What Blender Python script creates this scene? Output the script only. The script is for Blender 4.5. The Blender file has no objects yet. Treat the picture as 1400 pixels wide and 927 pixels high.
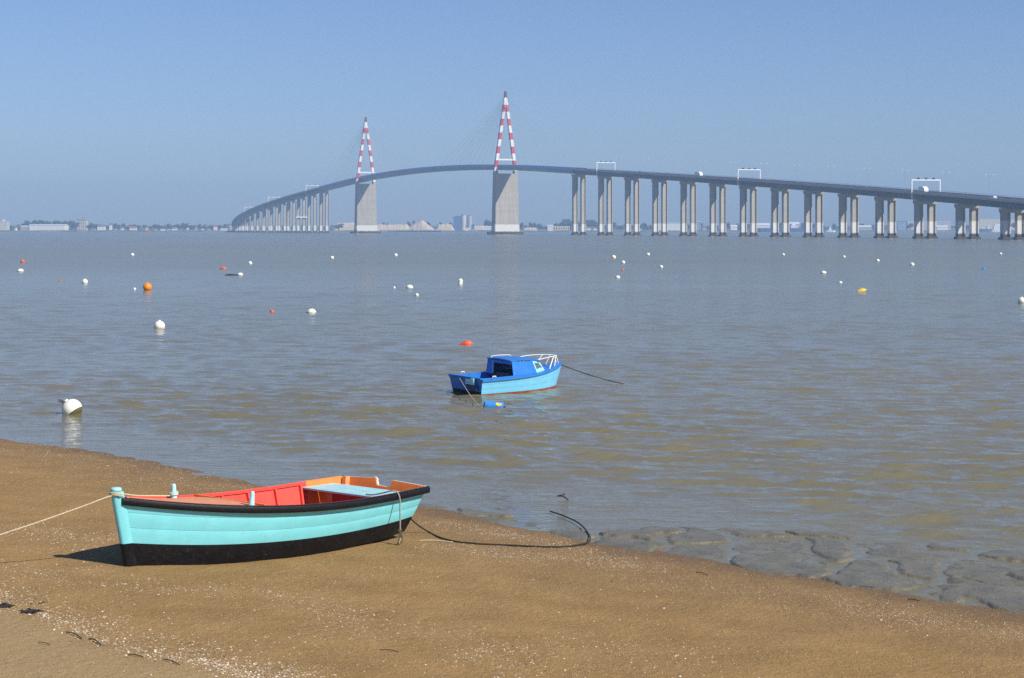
import bpy, math, random
import numpy as np
from mathutils import Vector, Matrix

R = math.radians
random.seed(7)
rng = np.random.default_rng(11)
sc = bpy.context.scene
col = sc.collection

# ------------------------------------------------------------------ camera
F = 2411.0          # focal length in photo pixels (photo is 1400 wide)
HZ = 313.0          # photo row of the horizon
CAMZ = 5.0
cam_d = bpy.data.cameras.new('camera')
cam = bpy.data.objects.new('camera', cam_d)
col.objects.link(cam)
cam.location = (0, 0, CAMZ)
cam.rotation_euler = (R(90), 0, 0)
cam_d.sensor_width = 36.0
cam_d.lens = F / 1400 * 36
cam_d.shift_y = -(463.5 - HZ) / 1400
cam_d.clip_start = 0.1
cam_d.clip_end = 20000
sc.camera = cam

# ------------------------------------------------------------------ sky, sun, exposure
SUN_EL, SUN_AZ = 41.0, 54.0      # azimuth: to the right of straight behind the camera
sv = Vector((math.cos(R(SUN_EL)) * math.sin(R(SUN_AZ)), -math.cos(R(SUN_EL)) * math.cos(R(SUN_AZ)), math.sin(R(SUN_EL))))
w = bpy.data.worlds.new('World')
sc.world = w
w.use_nodes = True
nt = w.node_tree
for n in list(nt.nodes):
    nt.nodes.remove(n)
o_ = nt.nodes.new('ShaderNodeOutputWorld')
bg = nt.nodes.new('ShaderNodeBackground')
sky = nt.nodes.new('ShaderNodeTexSky')
sky.sky_type = 'NISHITA'
sky.sun_disc = False
sky.sun_elevation = R(SUN_EL)
sky.sun_rotation = R(180 - SUN_AZ)
sky.altitude = 0
sky.air_density = 1.0
sky.dust_density = 0.3
sky.ozone_density = 2.5
tint = nt.nodes.new('ShaderNodeMix')
tint.data_type = 'RGBA'
tint.blend_type = 'MULTIPLY'
tint.inputs[0].default_value = 1.0
tint.inputs[7].default_value = (0.79, 0.92, 1.28, 1)
nt.links.new(sky.outputs[0], tint.inputs[6])
nt.links.new(tint.outputs[2], bg.inputs[0])
nt.links.new(bg.outputs[0], o_.inputs[0])
bg.inputs[1].default_value = 0.0635
sd = bpy.data.lights.new('sun', 'SUN')
sd.energy = 4.6
sd.angle = R(0.53)
sd.color = (1.0, 0.94, 0.83)
sun = bpy.data.objects.new('sun', sd)
col.objects.link(sun)
sun.rotation_euler = sv.to_track_quat('Z', 'Y').to_euler()
sun.location = (20, -20, 40)
sc.view_settings.view_transform = 'Standard'
sc.view_settings.look = 'None'
sc.view_settings.gamma = 1
sc.view_settings.use_curve_mapping = False
sc.view_settings.exposure = 0.42
sc.render.engine = 'CYCLES'
sc.cycles.use_denoising = False
sc.cycles.max_bounces = 6
sc.cycles.diffuse_bounces = 3
sc.cycles.glossy_bounces = 3
sc.cycles.transmission_bounces = 3
sc.cycles.volume_bounces = 0
sc.cycles.sample_clamp_indirect = 6

# ------------------------------------------------------------------ helpers
def G(px, py, z=0.0):
    """photo pixel -> point on the level plane z"""
    d = (CAMZ - z) * F / (py - HZ)
    return Vector(((px - 700) / F * d, d, z))

def at(px, py, d):
    """photo pixel at known distance d"""
    return Vector(((px - 700) / F * d, d, CAMZ - (py - HZ) / F * d))

def empty(name, loc=(0, 0, 0), rot=(0, 0, 0)):
    o = bpy.data.objects.new(name, None)
    o.empty_display_size = 0.2
    col.objects.link(o)
    o.location = loc
    o.rotation_euler = rot
    return o

def tag(o, label=None, cat=None, group=None, kind=None):
    if label: o['label'] = label
    if cat: o['category'] = cat
    if group: o['group'] = group
    if kind: o['kind'] = kind
    return o

def thing(name, label, cat, loc=(0, 0, 0), rot=(0, 0, 0), group=None):
    return tag(empty(name, loc, rot), label, cat, group)

class MB:
    def __init__(s):
        s.v = []; s.f = []
    def add(s, vs, fs):
        n = len(s.v)
        s.v += [tuple(p) for p in vs]
        s.f += [tuple(i + n for i in f) for f in fs]
        return s
    def box(s, c, d, rz=0.0, taper=1.0):
        cx, cy, cz = c; x, y, z = d[0] / 2, d[1] / 2, d[2] / 2
        ca, sa = math.cos(rz), math.sin(rz)
        vs = []
        for k, t in ((-1, 1.0), (1, taper)):
            for a, b in ((-1, -1), (1, -1), (1, 1), (-1, 1)):
                X, Y = a * x * t, b * y * t
                vs.append((cx + X * ca - Y * sa, cy + X * sa + Y * ca, cz + k * z))
        return s.add(vs, [(3, 2, 1, 0), (4, 5, 6, 7), (0, 1, 5, 4), (1, 2, 6, 5), (2, 3, 7, 6), (3, 0, 4, 7)])
    def hexa(s, p):
        return s.add(p, [(3, 2, 1, 0), (4, 5, 6, 7), (0, 1, 5, 4), (1, 2, 6, 5), (2, 3, 7, 6), (3, 0, 4, 7)])
    def prism(s, poly, axis, lo, hi):
        """poly = 2-D points; extruded along axis (0,1,2) from lo to hi"""
        n = len(poly); vs = []
        for t in (lo, hi):
            for a, b in poly:
                p = [a, b]; p.insert(axis, t); vs.append(tuple(p))
        fs = [tuple(range(n))[::-1], tuple(range(n, 2 * n))]
        fs += [(i, (i + 1) % n, n + (i + 1) % n, n + i) for i in range(n)]
        return s.add(vs, fs)
    def tube(s, pts, r, n=8, closed=False):
        pts = [Vector(p) for p in pts]
        m = len(pts)
        rs = r if isinstance(r, (list, tuple)) else [r] * m
        up = Vector((0.13, 0.21, 1)).normalized()
        vs = []
        prev = None
        for i, p in enumerate(pts):
            if closed:
                t = pts[(i + 1) % m] - pts[i - 1]
            else:
                t = pts[min(i + 1, m - 1)] - pts[max(i - 1, 0)]
            t = t.normalized() if t.length > 1e-9 else Vector((0, 0, 1))
            if prev is None:
                a = t.cross(up)
                if a.length < 1e-3: a = t.cross(Vector((1, 0, 0)))
            else:
                a = prev - t * prev.dot(t)
                if a.length < 1e-4: a = t.cross(up)
            a.normalize(); prev = a
            b = t.cross(a)
            for k in range(n):
                an = 2 * math.pi * k / n
                vs.append(tuple(p + a * (math.cos(an) * rs[i]) + b * (math.sin(an) * rs[i])))
        fs = []
        for i in range(m if closed else m - 1):
            j = (i + 1) % m
            for k in range(n):
                fs.append((i * n + k, i * n + (k + 1) % n, j * n + (k + 1) % n, j * n + k))
        if not closed:
            fs.append(tuple(range(n))[::-1])
            fs.append(tuple(range((m - 1) * n, m * n)))
        return s.add(vs, fs)
    def lathe(s, prof, c=(0, 0, 0), n=20, M=None):
        vs = []; fs = []
        for r, z in prof:
            for k in range(n):
                a = 2 * math.pi * k / n
                p = Vector((r * math.cos(a), r * math.sin(a), z))
                if M is not None: p = M @ p
                vs.append((p.x + c[0], p.y + c[1], p.z + c[2]))
        for i in range(len(prof) - 1):
            for k in range(n):
                fs.append((i * n + k, i * n + (k + 1) % n, (i + 1) * n + (k + 1) % n, (i + 1) * n + k))
        fs.append(tuple(range(n))[::-1]); fs.append(tuple(range((len(prof) - 1) * n, len(prof) * n)))
        return s.add(vs, fs)
    def grid(s, P, flip=False):
        nu, nv = len(P), len(P[0])
        vs = [p for row in P for p in row]
        fs = []
        for i in range(nu - 1):
            for j in range(nv - 1):
                q = (i * nv + j, (i + 1) * nv + j, (i + 1) * nv + j + 1, i * nv + j + 1)
                fs.append(q[::-1] if flip else q)
        return s.add(vs, fs)
    def sweep(s, secs, cap=True):
        """secs: list of closed section loops with equal counts"""
        m, n = len(secs), len(secs[0])
        vs = [p for q in secs for p in q]
        fs = []
        for i in range(m - 1):
            for k in range(n):
                fs.append((i * n + k, i * n + (k + 1) % n, (i + 1) * n + (k + 1) % n, (i + 1) * n + k))
        if cap:
            fs.append(tuple(range(n))[::-1]); fs.append(tuple(range((m - 1) * n, m * n)))
        return s.add(vs, fs)
    def build(s, name, mat, parent=None, smooth=False, world=False, bevel=0.0, auto=None):
        me = bpy.data.meshes.new(name)
        me.from_pydata(s.v, [], s.f)
        import bmesh
        bm = bmesh.new(); bm.from_mesh(me)
        if bevel: bmesh.ops.remove_doubles(bm, verts=bm.verts, dist=1e-5)
        bmesh.ops.recalc_face_normals(bm, faces=bm.faces)
        if bevel:
            bmesh.ops.bevel(bm, geom=[e for e in bm.edges if e.is_manifold and e.calc_face_angle(0) > 0.6],
                            offset=bevel, segments=2, affect='EDGES', profile=0.6)
        if auto is not None:
            for e in bm.edges:
                if e.is_manifold and e.calc_face_angle(0) > auto: e.smooth = False
        bm.to_mesh(me); bm.free()
        if smooth or auto is not None:
            for p in me.polygons: p.use_smooth = True
        me.materials.append(mat)
        o = bpy.data.objects.new(name, me)
        col.objects.link(o)
        if parent is not None:
            o.parent = parent
            if world:
                L = parent.location.copy(); q = parent
                o.matrix_parent_inverse = Matrix.Translation(L).inverted()
        return o

def arr_mesh(name, V, Fq, mat, smooth=True, attrs=None):
    """numpy vertices (n,3), faces (m,k) -> object"""
    me = bpy.data.meshes.new(name)
    k = Fq.shape[1]
    me.vertices.add(len(V)); me.vertices.foreach_set('co', V.astype(np.float32).ravel())
    me.loops.add(Fq.size); me.loops.foreach_set('vertex_index', Fq.astype(np.int32).ravel())
    me.polygons.add(len(Fq)); me.polygons.foreach_set('loop_start', np.arange(0, Fq.size, k, dtype=np.int32))
    if smooth: me.polygons.foreach_set('use_smooth', np.ones(len(Fq), dtype=bool))
    me.update(calc_edges=True)
    for nm, a in (attrs or {}).items():
        if a.ndim == 1:
            at_ = me.attributes.new(nm, 'FLOAT', 'POINT'); at_.data.foreach_set('value', a.astype(np.float32))
        else:
            at_ = me.attributes.new(nm, 'FLOAT_COLOR', 'POINT')
            c4 = np.ones((len(a), 4), np.float32); c4[:, :3] = a
            at_.data.foreach_set('color', c4.ravel())
    me.materials.append(mat)
    o = bpy.data.objects.new(name, me)
    col.objects.link(o)
    return o

def grid_faces(nu, nv):
    i = np.arange(nu - 1)[:, None]; j = np.arange(nv - 1)[None, :]
    a = (i * nv + j).ravel()
    return np.stack([a, a + nv, a + nv + 1, a + 1], 1)

def copy_tree(o, parent=None):
    c = o.copy(); col.objects.link(c)
    if parent is not None: c.parent = parent
    for ch in o.children: copy_tree(ch, c)
    return c

# value noise in numpy
_P = rng.random((256, 256))
def vnoise(x, y):
    xi = np.floor(x).astype(int); yi = np.floor(y).astype(int)
    fx = x - xi; fy = y - yi
    fx = fx * fx * (3 - 2 * fx); fy = fy * fy * (3 - 2 * fy)
    a = _P[xi & 255, yi & 255]; b = _P[(xi + 1) & 255, yi & 255]
    c = _P[xi & 255, (yi + 1) & 255]; d = _P[(xi + 1) & 255, (yi + 1) & 255]
    return (a * (1 - fx) + b * fx) * (1 - fy) + (c * (1 - fx) + d * fx) * fy
def fbm(x, y, o=4):
    s = 0; a = 0.5
    for k in range(o):
        s = s + a * vnoise(x * 2 ** k + 17 * k, y * 2 ** k + 31 * k); a *= 0.5
    return s
def sstep(a, b, x):
    t = np.clip((x - a) / (b - a), 0, 1)
    return t * t * (3 - 2 * t)

# ------------------------------------------------------------------ materials
class NT:
    def __init__(s, name):
        s.m = bpy.data.materials.new(name); s.m.use_nodes = True
        s.t = s.m.node_tree; s.p = s.t.nodes['Principled BSDF']
    def n(s, t, **k):
        x = s.t.nodes.new(t)
        for a, b in k.items(): setattr(x, a, b)
        return x
    def l(s, a, b): s.t.links.new(a, b)
    def mix(s, fac, a, b, mode='MIX'):
        x = s.n('ShaderNodeMix', data_type='RGBA', blend_type=mode)
        for i, v in ((0, fac), (6, a), (7, b)):
            if isinstance(v, (int, float)): x.inputs[i].default_value = v
            elif isinstance(v, (tuple, list)): x.inputs[i].default_value = (*v[:3], 1)
            else: s.l(v, x.inputs[i])
        return x.outputs[2]
    def math(s, op, a, b=0.0, c=0.0, clamp=False):
        x = s.n('ShaderNodeMath', operation=op, use_clamp=clamp)
        for i, v in enumerate((a, b, c)):
            if isinstance(v, (int, float)): x.inputs[i].default_value = v
            else: s.l(v, x.inputs[i])
        return x.outputs[0]
    def noise(s, vec, scale, detail=3.0, rough=0.55):
        x = s.n('ShaderNodeTexNoise'); x.inputs['Scale'].default_value = scale
        x.inputs['Detail'].default_value = detail; x.inputs['Roughness'].default_value = rough
        if vec is not None: s.l(vec, x.inputs['Vector'])
        return x.outputs['Fac']
    def ramp(s, fac, stops, const=False):
        x = s.n('ShaderNodeValToRGB')
        if const: x.color_ramp.interpolation = 'CONSTANT'
        e = x.color_ramp.elements
        while len(e) < len(stops): e.new(0.5)
        for k, (p, c) in enumerate(stops):
            e[k].position = p; e[k].color = (*c, 1) if len(c) == 3 else c
        s.l(fac, x.inputs[0]); return x.outputs[0]
    def mapr(s, v, a, b, c=0.0, d=1.0):
        x = s.n('ShaderNodeMapRange'); s.l(v, x.inputs[0])
        for i, q in enumerate((a, b, c, d)): x.inputs[i + 1].default_value = q
        return x.outputs[0]
    def pos(s): return s.n('ShaderNodeNewGeometry').outputs['Position']
    def obj(s): return s.n('ShaderNodeTexCoord').outputs['Object']
    def scale(s, v, sx, sy, sz, rot=0.0):
        x = s.n('ShaderNodeMapping'); s.l(v, x.inputs[0])
        x.inputs['Scale'].default_value = (sx, sy, sz); x.inputs['Rotation'].default_value = (0, 0, rot)
        return x.outputs[0]
    def bump(s, h, dist, strength=1.0, nrm=None):
        x = s.n('ShaderNodeBump'); x.inputs['Strength'].default_value = strength
        x.inputs['Distance'].default_value = dist; s.l(h, x.inputs['Height'])
        if nrm is not None: s.l(nrm, x.inputs['Normal'])
        return x.outputs[0]
    def base(s, v):
        if isinstance(v, (tuple, list)): s.p.inputs['Base Color'].default_value = (*v, 1)
        else: s.l(v, s.p.inputs['Base Color'])
    def set(s, **k):
        for a, b in k.items():
            i = s.p.inputs[a.replace('_', ' ')]
            if isinstance(b, (int, float)): i.default_value = b
            else: s.l(b, i)

def paint(name, c, rough=0.45, var=0.10, scale=5.0, bump=0.002, dirt=None, dirt_amt=0.35, world=False, spec=0.5, scratch=None):
    m = NT(name); m.p.inputs['Specular IOR Level'].default_value = spec; v = m.pos() if world else m.obj()
    n1 = m.noise(v, scale, 4)
    dk = tuple(x * (1 - var) for x in c); lt = tuple(min(1, x * (1 + var)) for x in c)
    cc = m.mix(m.mapr(n1, 0.3, 0.7), dk, lt)
    if dirt is not None:
        n2 = m.noise(m.scale(v, 1, 1, 0.35), scale * 2.3, 6, 0.7)
        cc = m.mix(m.mapr(n2, 0.55, 0.75, 0, dirt_amt), cc, dirt)
    if scratch is not None:
        n4 = m.noise(m.scale(v, 1.2, 9, 16, 0.0), 3.0, 6, 0.75); n5 = m.noise(v, 1.3, 3)
        cc = m.mix(m.math('MULTIPLY', m.mapr(n4, 0.59, 0.66), m.mapr(n5, 0.42, 0.62, 0, 0.8)), cc, scratch)
    m.base(cc)
    m.set(Roughness=m.mapr(m.noise(v, scale * 4), 0.3, 0.7, rough - 0.08, rough + 0.12))
    if bump: m.set(Normal=m.bump(m.noise(v, scale * 9, 3), bump))
    return m.m

mat = {}
mat['turq'] = paint('turquoise_paint', (0.20, 0.63, 0.68), 0.42, 0.06, 3, 0.0015, (0.34, 0.70, 0.70), 0.35, scratch=(0.24, 0.36, 0.34))
mat['turq_pale'] = paint('pale_turquoise_paint', (0.36, 0.66, 0.68), 0.4, 0.10, 4, 0.0015, (0.62, 0.70, 0.68), 0.5)
mat['black'] = paint('black_bottom_paint', (0.005, 0.005, 0.006), 0.42, 0.3, 5, 0.002, (0.035, 0.032, 0.03), 0.35, spec=0.25, scratch=(0.05, 0.048, 0.044))
mat['rub'] = paint('black_rubber', (0.006, 0.006, 0.007), 0.45, 0.3, 7, 0.002, (0.02, 0.02, 0.022), 0.4, spec=0.3)
mat['red'] = paint('coral_red_paint', (0.78, 0.075, 0.05), 0.5, 0.08, 4, 0.0015, (0.80, 0.16, 0.10), 0.4, scratch=(0.45, 0.10, 0.06))
mat['floor_red'] = paint('dull_red_floor', (0.30, 0.035, 0.03), 0.6, 0.2, 4, 0.002, (0.2, 0.1, 0.07), 0.5)
mat['orange'] = paint('orange_paint', (0.82, 0.20, 0.03), 0.5, 0.08, 4, 0.0015, (0.85, 0.30, 0.08), 0.4)
mat['orange_faded'] = paint('faded_orange_deck', (0.66, 0.26, 0.12), 0.6, 0.14, 5, 0.002, (0.62, 0.42, 0.26), 0.7)
mat['white'] = paint('white_paint', (0.78, 0.77, 0.73), 0.45, 0.06, 5, 0)
mat['rope_white'] = paint('cream_rope', (0.62, 0.52, 0.34), 0.9, 0.25, 60, 0.004)
mat['rope_grey'] = paint('grey_rope', (0.33, 0.31, 0.26), 0.9, 0.3, 60, 0.004)
mat['rope_dark'] = paint('dark_wet_rope', (0.022, 0.022, 0.018), 0.7, 0.35, 50, 0.004)
mat['weed'] = paint('dark_weed', (0.018, 0.018, 0.012), 0.6, 0.4, 30, 0.004)
mat['olive'] = paint('olive_weed', (0.10, 0.085, 0.03), 0.8, 0.4, 14, 0.004)
mat['straw'] = paint('dry_straw', (0.62, 0.52, 0.36), 0.8, 0.2, 30, 0)
mat['twig'] = paint('dark_twig', (0.05, 0.038, 0.026), 0.8, 0.4, 30, 0.003)
mat['steel'] = paint('galvanised_steel', (0.35, 0.36, 0.36), 0.4, 0.2, 20, 0)
mat['wood'] = paint('grey_wood', (0.28, 0.22, 0.15), 0.8, 0.25, 12, 0.004)
mat['bblue'] = paint('blue_boat_paint', (0.028, 0.185, 0.56), 0.4, 0.10, 4, 0.001, (0.03, 0.18, 0.58), 0.4)
mat['bcyan'] = paint('light_blue_boat_paint', (0.20, 0.60, 0.84), 0.4, 0.06, 4, 0.001, (0.26, 0.58, 0.76), 0.4)
mat['bcyan_lt'] = paint('pale_cyan_paint', (0.32, 0.72, 0.80), 0.4, 0.06, 6, 0)
mat['antifoul'] = paint('red_brown_antifouling', (0.30, 0.058, 0.028), 0.7, 0.25, 9, 0.002, (0.20, 0.13, 0.08), 0.7)
mat['dark_in'] = paint('dark_interior', (0.07, 0.08, 0.10), 0.7, 0.2, 4, 0)
mat['buoy_white'] = paint('white_buoy_plastic', (0.80, 0.78, 0.68), 0.45, 0.05, 6, 0, (0.5, 0.46, 0.34), 0.25)
mat['buoy_orange'] = paint('orange_buoy_plastic', (0.88, 0.25, 0.008), 0.4, 0.06, 5, 0)
mat['buoy_red'] = paint('red_buoy_plastic', (0.72, 0.10, 0.045), 0.5, 0.12, 8, 0)
mat['buoy_yellow'] = paint('yellow_buoy_plastic', (0.78, 0.56, 0.06), 0.45, 0.1, 8, 0)
mat['buoy_blue'] = paint('blue_drum_plastic', (0.05, 0.25, 0.66), 0.4, 0.08, 6, 0, (0.2, 0.4, 0.6), 0.3)
mat['navy'] = paint('navy_plastic', (0.012, 0.035, 0.12), 0.5, 0.1, 6, 0)
mat['gantry'] = paint('white_gantry_paint', (0.82, 0.82, 0.80), 0.5, 0.04, 0.5, 0)
mat['blacky'] = paint('dark_equipment', (0.02, 0.02, 0.025), 0.6, 0.1, 2, 0)
mat['rail_blue'] = paint('blue_railing_paint', (0.13, 0.40, 0.88), 0.5, 0.08, 0.3, 0)
mat['steel_deck'] = paint('blue_grey_steel_girder', (0.20, 0.31, 0.48), 0.5, 0.08, 0.05, 0, (0.12, 0.16, 0.22), 0.3)
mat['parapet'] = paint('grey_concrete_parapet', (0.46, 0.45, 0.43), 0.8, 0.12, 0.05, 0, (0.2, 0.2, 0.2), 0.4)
mat['girder'] = paint('shaded_concrete_girder', (0.14, 0.155, 0.19), 0.8, 0.12, 0.05, 0, (0.14, 0.14, 0.15), 0.4)  # shade below the slab overhang is put into this dark bluish concrete
mat['asphalt'] = paint('asphalt', (0.05, 0.05, 0.052), 0.9, 0.2, 0.3, 0)
mat['cable'] = paint('stay_cable', (0.40, 0.42, 0.45), 0.5, 0.05, 1, 0)
mat['tyre'] = paint('tyre_rubber', (0.015, 0.015, 0.015), 0.8, 0.1, 4, 0)
mat['pane'] = paint('grey_window_pane', (0.62, 0.68, 0.70), 0.06, 0.05, 3, 0)
for n_ in mat['pane'].node_tree.nodes:
    if n_.type == 'BSDF_PRINCIPLED': n_.inputs['Transmission Weight'].default_value = 0.85
mat['bark'] = paint('bark', (0.06, 0.045, 0.03), 0.9, 0.3, 2, 0)

def concrete_pier():
    m = NT('pier_concrete'); v = m.pos()
    sep = m.n('ShaderNodeSeparateXYZ'); m.l(v, sep.inputs[0]); z = sep.outputs[2]
    n1 = m.noise(m.scale(v, 0.5, 0.5, 0.04), 1.0, 5, 0.65)
    c = m.mix(m.mapr(n1, 0.3, 0.7), (0.33, 0.305, 0.255), (0.44, 0.41, 0.35))
    n3 = m.noise(m.scale(v, 0.02, 0.02, 0.28), 1.0, 2)
    c = m.mix(m.mapr(n3, 0.45, 0.65, 0, 0.25), c, (0.29, 0.265, 0.225))
    zz = m.math('ADD', z, m.mapr(m.noise(v, 0.6, 4), 0, 1, -0.5, 0.5))
    c = m.mix(m.mapr(zz, 9.3, 8.7), c, (0.66, 0.65, 0.62))            # pale coated foot
    c = m.mix(m.mapr(zz, 3.0, 2.2), c, (0.055, 0.052, 0.042))          # weed below high water
    m.base(c); m.set(Roughness=0.85); return m.m
mat['pier'] = concrete_pier()

def pylon_paint():
    m = NT('red_white_pylon_paint')
    sep = m.n('ShaderNodeSeparateXYZ'); m.l(m.pos(), sep.inputs[0])
    k = m.math('FLOOR', m.math('DIVIDE', m.math('SUBTRACT', 126.0, sep.outputs[2]), 6.42))
    odd = m.math('FLOORED_MODULO', k, 2.0)
    n1 = m.mapr(m.noise(m.pos(), 0.4, 3), 0.3, 0.7)
    c = m.mix(odd, m.mix(n1, (0.76, 0.76, 0.75), (0.84, 0.84, 0.83)), m.mix(n1, (0.50, 0.035, 0.045), (0.58, 0.05, 0.06)))
    c = m.mix(m.mapr(sep.outputs[2], 126.2, 126.3), c, (0.10, 0.03, 0.035))
    m.base(c); m.set(Roughness=0.55); return m.m
mat['pylon'] = pylon_paint()

def sand_mat():
    m = NT('shelly_sand'); v = m.pos()
    a = m.n('ShaderNodeAttribute', attribute_name='wet').outputs['Fac']
    b = m.n('ShaderNodeAttribute', attribute_name='dry').outputs['Fac']
    n1 = m.noise(v, 1.1, 5, 0.6)
    n2 = m.noise(v, 38, 3, 0.7)
    n3 = m.noise(v, 110, 2, 0.7)
    c = m.mix(m.mapr(n1, 0.32, 0.66), (0.262, 0.157, 0.053), (0.345, 0.212, 0.080))
    c = m.mix(m.mapr(n2, 0.52, 0.74, 0, 0.75), c, (0.46, 0.30, 0.13))
    c = m.mix(m.mapr(n2, 0.42, 0.22, 0, 0.65), c, (0.105, 0.062, 0.026))
    c = m.mix(m.mapr(n3, 0.60, 0.80, 0, 0.7), c, (0.52, 0.37, 0.19))
    c = m.mix(m.math('MULTIPLY', b, 0.85), c, m.mix(m.mapr(n2, 0.3, 0.7), (0.33, 0.23, 0.105), (0.40, 0.285, 0.140)))
    c = m.mix(m.math('MULTIPLY', a, 0.7), c, m.mix(m.mapr(n2, 0.3, 0.7), (0.105, 0.066, 0.036), (0.165, 0.105, 0.058)))
    m.base(c)
    m.set(Roughness=m.mapr(a, 0, 1, 0.92, 0.62))
    h = m.math('ADD', m.math('MULTIPLY', m.noise(v, 55, 3, 0.7), 1.0), m.math('MULTIPLY', m.noise(v, 9, 3, 0.6), 1.8))
    m.set(Normal=m.bump(h, 0.020, 1.0))
    m.p.inputs['Specular IOR Level'].default_value = 0.25
    return m.m
mat['sand'] = sand_mat()

def mud_mat():
    m = NT('wet_mud'); v = m.pos()
    n1 = m.noise(v, 2.0, 5, 0.65); n2 = m.noise(v, 26, 4, 0.7)
    c = m.mix(m.mapr(n1, 0.35, 0.65), (0.120, 0.108, 0.070), (0.180, 0.162, 0.108))
    c = m.mix(m.mapr(n2, 0.5, 0.75, 0, 0.5), c, (0.20, 0.165, 0.10))
    m.base(c)
    m.set(Roughness=m.mapr(n2, 0.3, 0.7, 0.24, 0.50))
    h = m.math('ADD', m.noise(v, 34, 3, 0.7), m.math('MULTIPLY', m.noise(v, 6, 3), 2.0))
    m.set(Normal=m.bump(h, 0.016, 1.0)); return m.m
mat['mud'] = mud_mat()

def water_mat(name, A, rough):
    m = NT(name); v = m.pos()
    n0 = m.noise(m.scale(v, 0.02, 0.009, 0.02), 1.0, 4, 0.6)
    c = m.mix(m.mapr(n0, 0.35, 0.65), (0.152, 0.136, 0.076), (0.192, 0.169, 0.098))
    m.base(c)
    sp_ = m.n('ShaderNodeSeparateXYZ'); m.l(v, sp_.inputs[0])
    st = m.noise(m.scale(v, 0.16, 0.30, 1, R(5)), 1.0, 6, 0.68)          # silt streaks, with light and dark of wave groups painted into the colour
    st = m.mapr(st, 0.36, 0.64)
    c = m.mix(m.math('MULTIPLY', st, m.mapr(sp_.outputs[1], 45, 140)), c, (0.158, 0.170, 0.118))
    m.base(c)
    m.set(Roughness=m.mapr(sp_.outputs[1], 45, 260, 0.04, 0.235))     # unresolved chop on the open river
    m.p.inputs['IOR'].default_value = 1.33
    m.p.inputs['Specular IOR Level'].default_value = 0.5
    na = m.noise(m.scale(v, 1.3, 3.4, 1, R(8)), 1.0, 3, 0.6)
    nb = m.noise(m.scale(v, 5.0, 11.0, 1, R(-10)), 1.0, 2, 0.6)
    nc = m.noise(m.scale(v, 0.22, 0.7, 1, R(4)), 1.0, 3, 0.6)
    calm = m.mapr(m.noise(m.scale(v, 0.012, 0.03, 1, R(12)), 1.0, 3, 0.55), 0.35, 0.65, 0.55, 1.1)
    h = m.math('ADD', m.math('MULTIPLY', na, 0.085), m.math('MULTIPLY', nb, 0.026))
    h = m.math('ADD', h, m.math('MULTIPLY', nc, 0.16))
    h = m.math('MULTIPLY', m.math('MULTIPLY', h, calm), A)
    m.set(Normal=m.bump(h, 1.0, 1.0)); return m.m
mat['water'] = water_mat('silty_river_water', 0.72, 0.06)
mat['water_far'] = water_mat('silty_river_water_far', 0.8, 0.22)

# ------------------------------------------------------------------ beach, mud flat, water
_edge_px = [(-700, 560), (-300, 577), (-120, 588), (0, 600), (100, 611), (200, 629), (300, 651), (430, 672), (590, 695), (700, 716), (820, 740),
            (1000, 773), (1200, 806), (1400, 836), (1550, 858), (1900, 905)]
EDGE = np.array([[*G(px, py).xy] for px, py in _edge_px])
def shore(x, y):
    """signed distance inland (m) from the foot of the sand"""
    x = np.asarray(x, float); y = np.asarray(y, float)
    best = np.full(np.broadcast(x, y).shape, 1e9)
    for (ax, ay), (bx, by) in zip(EDGE[:-1], EDGE[1:]):
        dx, dy = bx - ax, by - ay
        t = np.clip(((x - ax) * dx + (y - ay) * dy) / (dx * dx + dy * dy), 0, 1)
        best = np.minimum(best, np.hypot(x - ax - t * dx, y - ay - t * dy))
    ye = np.interp(x, EDGE[:, 0], EDGE[:, 1])
    return np.where(y < ye, best, -best)
def beach_z(x, y, detail=True):
    s = shore(x, y)
    z = np.where(s > 0, 0.046 * np.minimum(s, 9) + 0.03 * np.maximum(s - 9, 0), 0.07 * s)
    z = np.maximum(z, -1.2)
    qx = (np.asarray(x) + 5.42) * 0.634 + (np.asarray(y) - 24.28) * 0.773; qy = -(np.asarray(x) + 5.42) * 0.773 + (np.asarray(y) - 24.28) * 0.634
    z = z - 0.07 * np.exp(-((qx - 2.1) / 1.25) ** 2 - ((qy + 0.3) / 1.1) ** 2)     # hollow the beached boat has settled into
    if detail:
        k = sstep(0.0, 1.5, s)
        z = z + k * ((fbm(np.asarray(x) * 0.55, np.asarray(y) * 0.55, 3) - 0.45) * 0.07
                     + (fbm(np.asarray(x) * 2.6 + 40, np.asarray(y) * 2.6, 3) - 0.45) * 0.030)
        z = z + (fbm(np.asarray(x) * 0.9 + 9, np.asarray(y) * 0.9, 4) - 0.45) * 0.035 * (1 - k)
    return z
def Gs(px, py, dz=0.0):
    z = 0.2
    for _ in range(25):
        p = G(px, py, z); z = 0.5 * z + 0.5 * (float(beach_z(p.x, p.y)) + dz)
    return G(px, py, z)

WRACK = np.array([[*Gs(px, py).xy] for px, py in [(-200, 780), (0, 823), (60, 840), (120, 866), (200, 893), (290, 905), (350, 925), (520, 985), (800, 1080)]])
def side_of(P, x, y):
    yb = np.interp(x, P[:, 0], P[:, 1])
    return yb - y          # >0 : nearer the camera than the line
xs = np.arange(-26, 24.01, 0.13); ys = np.arange(-6, 52, 0.13)
X, Y = np.meshgrid(xs, ys, indexing='ij')
Z = beach_z(X, Y)
S = shore(X, Y)
jag = (fbm(X * 1.3, Y * 1.3, 4) - 0.45)
wet = 1 - sstep(0.05, 1.6, S + jag * 1.3)
wet = np.maximum(wet, 0.45 * (1 - sstep(0.8, 4.5, S + jag * 2.2)))
dry = sstep(-0.1, 0.7, side_of(WRACK, X, Y) + jag * 0.5)
V = np.stack([X, Y, Z], -1).reshape(-1, 3)
keep = grid_faces(len(xs), len(ys))
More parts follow.
